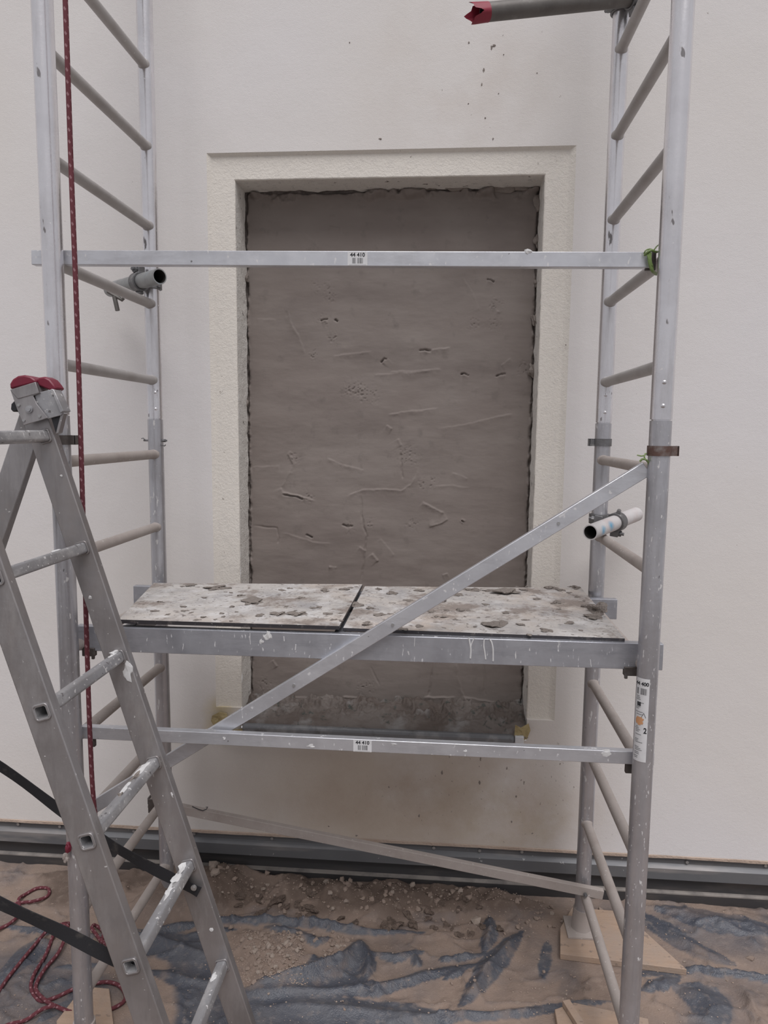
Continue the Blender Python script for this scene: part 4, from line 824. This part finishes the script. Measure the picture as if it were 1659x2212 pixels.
# the other half of the ladder
D2 = unit((-.37, 0, -.93)); E2 = unit((.93, 0, -.37)); P2 = V(-1.029, 1.670, 1.693); R2 = V(0, -1, 0); foot2 = (P2[2] - .035) / -D2[2]
for (a_, b_) in ((-TH, 0), (.372, .397)):
    stile(-.12, foot2, -.031, .031, a_, b_, [.05 + .28 * k for k in range(1, 7)], P2, D2, E2, R2).build('stile', 'ladder', lad, .0022)
    fq = P2 + D2 * (foot2 + .016) + R2 * ((a_ + b_) / 2); MB().box(fq, (.016, .034, .015), (D2, E2, R2)).build('rubber_foot', 'black', lad, .003)
for k in range(1, 7):
    s = MB(); sq_tube(s, P2 + D2 * (.05 + .28 * k), D2, E2, R2, -TH - .002, .399, .0132, .006, .0016); s.build('rung', 'ladder_rung', lad)
# hinges with their red caps
def hinge(y0, dy, sgn):
    f_ = lambda pts: [tuple(at(a_, b_, Y=1.622)[[0, 2]]) for a_, b_ in pts]
    pr = lambda s, pts, y, t, **k: s.prism([(q[0], q[1]) for q in f_(pts)], (0, y, 0), (1, 0, 0), (0, 0, 1), (0, 1, 0), t, **k)
    s = MB(); pr(s, [(23, 842), (78, 825), (86, 849), (72, 855), (80, 872), (104, 903), (52, 919), (38, 885)], y0, .004); pr(s, [(23, 842), (78, 825), (86, 849), (40, 862)], y0 - .0015, .046); hp = s.build('hinge_plate', 'ladder', lad, .0012)
    s = MB(); pr(s, [(72, 850), (112, 840), (138, 889), (130, 897), (100, 905), (78, 880)], y0 + .006, .004); pr(s, [(112, 840), (118, 842), (139, 888), (132, 892)], y0 - .002, .034); s.build('hinge_plate', 'ladder_rung', lad, .001)
    s = MB(); q = at(64, 884, Y=1.62); q[1] = y0; s.tube(q + V(0, -.004, 0), q + V(0, .05, 0), .0085, 16); s.tube(q + V(0, -.007, 0), q + V(0, -.004, 0), .0055, 12); s.build('pivot_pin', 'ladder_rung', hp)
    for a_, b_ in ((41, 875), (86, 899), (52, 908)):
        s = MB(); q = at(a_, b_, Y=1.62); q[1] = y0; s.tube(q + V(0, -.0025, 0), q, .0035, 10); s.build('rivet', 'screw', hp)
    capA = [(22, 841), (21, 829), (27, 819), (38, 812), (52, 810), (66, 813), (75, 819), (80, 826)]; capB = [(74, 822), (80, 815), (92, 813), (104, 819), (113, 830), (119, 839), (112, 843), (104, 843), (80, 833)]
    s = MB(); pr(s, capA, y0 + .001, .042, smooth=True); s.build('end_cap', 'red', lad, .004)
    s = MB(); pr(s, capB, y0 + .008, .040, smooth=True); s.build('end_cap', 'red', lad, .004)
    s = MB(); pr(s, [(29, 861), (18, 872), (17, 884), (22, 890), (37, 887), (40, 870)], y0 + .012, .022); s.build('release_knob', 'black', lad, .003)
    s = MB(); pr(s, [(104, 900), (130, 894), (122, 935), (116, 938)], y0 + .012, .014); s.build('release_lever', 'black', lad, .002); s = MB(); pr(s, [(128, 894), (134, 893), (124, 935), (117, 938)], y0 + .008, .018); s.build('lever_plate', 'ladder', lad, .001)
hinge(1.620, 1, 1); hinge(1.288, 1, 1)
# paint and mortar stuck to the ladder
up_ = unit(V(LE[0] * .35, 0, 1)); LO = V(*lad.location); r = random.Random(5)
for k, t_, rx, ry, rz, mt in ((2, .010, .010, .012, .006, 'white_paint'), (2, .030, .006, .012, .003, 'white_paint'), (3, .05, .010, .030, .003, 'white_paint'), (3, .09, .008, .022, .005, 'mortar'), (3, .14, .008, .028, .003, 'white_paint'), (3, .18, .006, .010, .005, 'mortar'), (4, .03, .010, .022, .006, 'white_paint'), (4, .07, .010, .026, .003, 'white_paint'), (4, .12, .008, .020, .003, 'white_paint'), (5, .06, .007, .016, .003, 'white_paint'), (1, .10, .006, .014, .002, 'white_paint')):
    q = LP + LD * .28 * k + LR * t_ + V(-.292, 0, .956) * 0 - LD * .0128; blob('paint_splash', q - LO, (rx, ry, rz), mt, lad, int(k * 100 + t_ * 1000), 2, .8)
for s_, e_, rx, rz in ((.60, .012, .014, .022), (.10, .01, .003, .003), (1.30, .004, .004, .006), (.40, -.02, .005, .004), (.93, .018, .003, .006)):
    q = LP + LD * s_ + LE * e_ + LR * .0003; blob('paint_splash', q - LO, (rx, .0012, rz), 'white_paint', lad, int(s_ * 1000), 2, .6)
# spreader straps
def strap(pts, wd, name='strap'):
    pts = smooth_path(pts, 6); s = MB(); rows = []
    for i, p in enumerate(pts):
        d = unit(pts[min(i + 1, len(pts) - 1)] - pts[max(i - 1, 0)]); up = unit(V(0, -.12 * math.sin(i * .5), 1) - d * d[2]); rows.append((p - up * wd / 2, p + up * wd / 2, unit(np.cross(d, up))))
    Q = np.array([[a_, b_, b_ + n_ * .002, a_ + n_ * .002, a_] for a_, b_, n_ in rows]); s.grid(Q, smooth=False); return s.build(name, 'strap', lad)
so = strap([(-.588, 1.6395, .612), (-.640, 1.6385, .638), (-.72, 1.640, .674), (-.83, 1.645, .730), (-.95, 1.652, .803), (-1.10, 1.660, .902), (-1.305, 1.668, 1.012)], .029)
s = MB(); q = at(419, 1917, Y=1.637); s.tube(q, q + V(0, -.003, 0), .0075, 16); s.tube(q + V(0, -.003, 0), q + V(0, -.005, 0), .004, 12); s.build('strap_rivet', 'screw', so)
strap([(-.600, 1.333, .632), (-.66, 1.330, .667), (-.765, 1.318, .731), (-.89, 1.305, .797), (-1.05, 1.29, .885), (-1.30, 1.272, 1.012)], .030)

# ============================================================ ROPE
gp = lambda a_, b_, dz=0.0: (lambda q: V(q[0], q[1], gz_at(q[0], q[1]) + .007 + dz))(at(a_ / 2.725, 1400 + b_ / 2.725, Z=.012))
hang = [at(138, -420, Y=1.70)] + [at(a_, b_, Y=1.70) for a_, b_ in ((141, 0), (148, 200), (155, 400), (163, 600), (170, 800), (176, 1000), (182, 1200), (188, 1400), (195, 1600), (205, 1755))]
hang[0] = hang[1] + V(.002, 0, .8)
hang += [V(-.885, 1.76, .45), V(-.91, 1.95, .16), gp(590, 1740, .01)]
coil = [(540, 1690, .012), (560, 1640, .006), (610, 1690, 0), (560, 1760, 0), (470, 1660, 0), (420, 1625, 0), (340, 1680, 0), (270, 1800, 0), (200, 1930, 0), (185, 2010, 0), (240, 2070, 0), (330, 2050, 0), (430, 2010, 0), (520, 1985, 0), (560, 1980, .003), (640, 1968, 0), (710, 1995, 0), (740, 2060, 0), (690, 2110, 0),
        (590, 2140, 0), (450, 2150, 0), (330, 2125, .008), (260, 2080, .01), (210, 2010, .008), (260, 1900, .006), (350, 1790, .008), (400, 1700, .012), (300, 1690, .012), (200, 1780, 0), (60, 1940, 0), (-60, 2060, 0), (-160, 1960, 0), (-110, 1720, 0), (60, 1620, 0), (115, 1540, 0), (110, 1485, .01), (150, 1440, 0), (220, 1408, 0), (285, 1425, 0), (280, 1465, 0), (200, 1492, 0), (110, 1500, .004), (40, 1502, 0), (-80, 1520, 0)]
rp = smooth_path(hang, 8) + smooth_path([gp(*q) for q in coil], 8)
s = MB(); s.sweep(rp, .0060, 10, uv=True); rope = s.build('climbing_rope', 'rope', None, fix=False); tag(rope, 'dark red rope with pale flecks, hanging down the left side and coiled on the ground', 'rope')
s = MB(); s.sweep(smooth_path([gp(330, 2128, .012), gp(250, 2150, .006), gp(150, 2190, .0), gp(40, 2225, .0), gp(-100, 2300)], 8), .0060, 10, uv=True); tag(s.build('rope_end', 'rope', None, fix=False), 'loose end of dark red rope leaving the coil at the bottom left corner', 'rope')
rg = thing('rag', at(142, 1852, Z=.03), 'small scrap of red and white cloth tied beside the left front post', 'rag')
o = blob('scrap', (0, 0, 0), (.007, .006, .014), 'red', rg, 77, 3, .7); o2 = blob('tail', (-.006, -.002, -.026), (.009, .006, .010), 'rung_low', rg, 78, 3, .7)
rg.location = tuple(map(float, at(147, 1832, Y=1.748))); 

# ============================================================ PLANKS, TAPE, RUBBLE
def plank(px, zt, t, label):
    s = MB(); P4 = [at(*q, Z=zt) for q in px]; n = len(P4); vs = [V(q[0], q[1], zt) for q in P4] + [V(q[0], q[1], zt - t) for q in P4]
    s.add(vs, [tuple(range(n)), tuple(range(2 * n - 1, n - 1, -1))] + [(i, (i + 1) % n, n + (i + 1) % n, n + i) for i in range(n)])
    o = s.build('wooden_plank', 'wood', None, .002); tag(o, label, 'plank', 'planks under the scaffold feet'); return o
plank([(1210, 2004), (1210, 2060), (1484, 2094), (1345, 1968), (1235, 1960)], .028, .022, 'pale wedge-shaped plank under the right rear scaffold foot')
plank([(122, 2205), (130, 2330), (260, 2330), (236, 2135), (180, 2130)], .020, .016, 'pale board under the left front scaffold foot among the rope loops')
plank([(1198, 2180), (1225, 2330), (1420, 2330), (1400, 2200), (1240, 2165)], .028, .022, 'pale board under the right front scaffold foot at the bottom edge')
s = MB(); q = at(1222, 2172, Z=.03); e_ = at(1262, 2235, Z=.03); s.rect_tube(q + V(0, 0, .010), e_ + V(0, 0, .010), .024, .018, (0, 0, 1), .011); tag(s.build('wood_batten', 'wood', None, .002), 'short wooden batten on the board at the bottom edge', 'batten')

def tape(pts, Y, label, name='masking_tape'):
    s = MB(); r = random.Random(len(pts) + int(pts[0][0])); n = len(pts); c = np.mean([at(a_, b_, Y=Y) for a_, b_ in pts], 0)
    front = [at(a_, b_, Y=Y + r.uniform(-.012, .004)) for a_, b_ in pts]; mid = [c + (p - c) * .5 + V(0, r.uniform(-.014, .004), 0) for p in front]
    back = [p + V(0, .0015, 0) for p in front]; vs = front + mid + [c + V(0, -.008, 0)] + back
    fs = [(i, (i + 1) % n, n + (i + 1) % n, n + i) for i in range(n)] + [(n + i, n + (i + 1) % n, 2 * n) for i in range(n)] + [tuple(2 * n + 1 + (n - 1 - i) for i in range(n))]
    fs += [(i, 2 * n + 1 + i, 2 * n + 1 + (i + 1) % n, (i + 1) % n) for i in range(n)]
    s.add(vs, fs); o = s.build(name, 'foam', None); tag(o, label, 'tape', 'yellow tape scraps round the sill'); return o
tape([(1113, 1566), (1125, 1572), (1142, 1563), (1146, 1578), (1138, 1597), (1116, 1603), (1111, 1590)], 2.586, 'crumpled yellow tape at the right end of the sill')
tape([(458, 1546), (474, 1538), (490, 1541), (492, 1556), (478, 1563), (462, 1568), (456, 1558)], 2.592, 'crumpled yellow tape at the left end of the sill')
tape([(480, 1580), (545, 1572), (640, 1578), (640, 1586), (560, 1590), (480, 1592)], 2.590, 'yellow tape strip under the left part of the sill edge')
tape([(1010, 1590), (1060, 1588), (1108, 1600), (1100, 1610), (1020, 1604)], 2.590, 'yellow tape strip under the right part of the sill edge')

sp = []
for i in range(10):
    o = blob('rubble_stone', (0, 0, 0), (1, random.uniform(.7, 1), random.uniform(.5, .75)), 'stone' if i < 8 else 'stone_pale', None, 500 + i, 1, .4, None); sp.append(o)
used = set()
def stone(x, y, r, label, group, i=None):
    i = random.randrange(10) if i is None else i; o = sp[i]
    if i in used: o = o.copy(); COL.objects.link(o)
    used.add(i); o.location = (float(x), float(y), gz_at(x, y) + r * .30); o.scale = (r, r, r); o.rotation_euler = (random.uniform(-.5, .5), random.uniform(-.5, .5), random.uniform(0, 6.3)); tag(o, label, 'stone', group); return o
P5 = lambda a_, b_: at(400 + a_ / 2.765, 1680 + b_ / 2.765, Z=.02)
for a_, b_, r, lab in ((600, 1000, .013, 'largest pale squarish stone in the gravel patch'), (562, 1200, .011, 'pale stone at the lower edge of the gravel patch'), (165, 630, .018, 'broken white stone against the flashing beside the ladder'), (180, 590, .026, 'large rounded beige rubble lump against the flashing beside the ladder'), (180, 690, .022, 'pale flat rubble shard beside the ladder strap rivet'), (520, 1070, .010, 'rounded beige stone in the middle of the gravel patch'), (490, 605, .012, 'small upright stone at the foot of the flashing'), (485, 805, .010, 'pale stone beside the rolled sheet edge')):
    q = P5(a_, b_); stone(q[0], q[1], r, lab, None, 8 if 'pale' in lab or 'white' in lab else None)
q = at(1030, 1985, Z=.02); stone(q[0], q[1], .020, 'upright beige chunk beside the dark triangular fold', None, 9)
q = at(1622, 2060, Z=.02); stone(q[0], q[1], .014, 'lone brown stone on the bare sheet at the right', None, 2)
q = at(1300, 1958, Z=.03); stone(q[0], q[1], .016, 'grey stone just behind the right rear scaffold foot', None, 3)
for k in range(190):
    t_ = random.random(); a_ = 260 + 460 * random.random(); b_ = 915 + 330 * random.random()
    if a_ < 300 + (b_ - 915) * .25 or a_ > 740 - max(0, b_ - 1050) * 1.5: continue
    q = P5(a_, b_); stone(q[0], q[1], random.uniform(.0045, .0105), 'small beige stone in the gravel patch between the sheet folds', 'gravel patch stones')
for k in range(26):
    q = P5(random.gauss(890, 45), random.gauss(970, 38)); stone(q[0], q[1], random.uniform(.006, .012), 'beige stone in the small heap right of the gravel patch', 'small heap stones')
for k in range(110):
    a_ = random.uniform(160, 1700); q = P5(a_, 590 + a_ * .055 + abs(random.gauss(0, 90))); stone(q[0], min(q[1], 2.585), random.uniform(.004, .014), 'small rubble stone strewn on the dirt along the flashing', 'stones along the flashing')
for k in range(34):
    a_ = random.uniform(330, 950); q = at(960 + a_ / 2.373, 1680 + random.uniform(600, 720) / 2.373 + a_ * .03, Z=.02); stone(q[0], min(q[1], 2.585), random.uniform(.005, .012), 'small rubble stone around the right rear scaffold foot', 'stones round the right rear foot')
for k in range(36):
    q = at(random.uniform(500, 1640), random.uniform(2010, 2200), Z=.01); stone(q[0], q[1], random.uniform(.003, .007), 'tiny loose stone lying on the dusty sheet', 'loose stones on the sheet')
cl = [blob('dirt_clod', (0, 0, 0), (1, .8, .38), 'clod', None, 900 + i, 2, .6) for i in range(6)]
for k in range(44):
    o = cl[k] if k < 6 else cl[k % 6].copy()
    if k >= 6: COL.objects.link(o)
    a_ = random.uniform(260, 1900); q = P5(a_, 640 + a_ * .06 + random.uniform(0, 170)); rr = random.uniform(.010, .026); y_ = min(float(q[1]), 2.57)
    o.location = (float(q[0]), y_, gz_at(q[0], y_) + rr * .12); o.scale = (rr, rr, rr); o.rotation_euler = (random.uniform(-.3, .3), random.uniform(-.3, .3), random.uniform(0, 6.3)); tag(o, 'damp brown clod of dirt and mortar in the spoil along the wall foot', 'dirt clod', 'dirt clods along the wall foot')
# the finest crumbs, past counting
s = MB(); r = random.Random(9); ico = [(0, 0, 1), (.9, 0, .2), (.28, .85, .2), (-.72, .53, .2), (-.72, -.53, .2), (.28, -.85, .2), (0, 0, -.5)]; icf = [(0, 1, 2), (0, 2, 3), (0, 3, 4), (0, 4, 5), (0, 5, 1), (6, 2, 1), (6, 3, 2), (6, 4, 3), (6, 5, 4), (6, 1, 5)]
for k in range(2600):
    if k < 1000: q = P5(r.uniform(280, 720), r.uniform(915, 1240))
    elif k < 1900: a_ = r.uniform(150, 2150); q = P5(a_, 580 + a_ * .06 + abs(r.gauss(0, 90)))
    else: q = at(r.uniform(-40, 1700), r.uniform(1900, 2240), Z=.01)
    if q[1] > 2.59 or not (SX0 < q[0] < SX1): continue
    rad = r.uniform(.0012, .0038); th = r.uniform(0, 6); z = gz_at(q[0], q[1])
    s.add([(q[0] + rad * (v_[0] * math.cos(th) - v_[1] * math.sin(th)) * r.uniform(.7, 1.3), q[1] + rad * (v_[0] * math.sin(th) + v_[1] * math.cos(th)), z + rad * v_[2] * .8 + rad * .2) for v_ in ico], icf)
o = s.build('fine_gravel', 'stone', None, fix=False); tag(o, 'fine sandy crumbs scattered over the sheet and dirt', 'gravel', None, 'stuff')
for ob in bpy.data.objects:
    if '_o' in ob: del ob['_o']
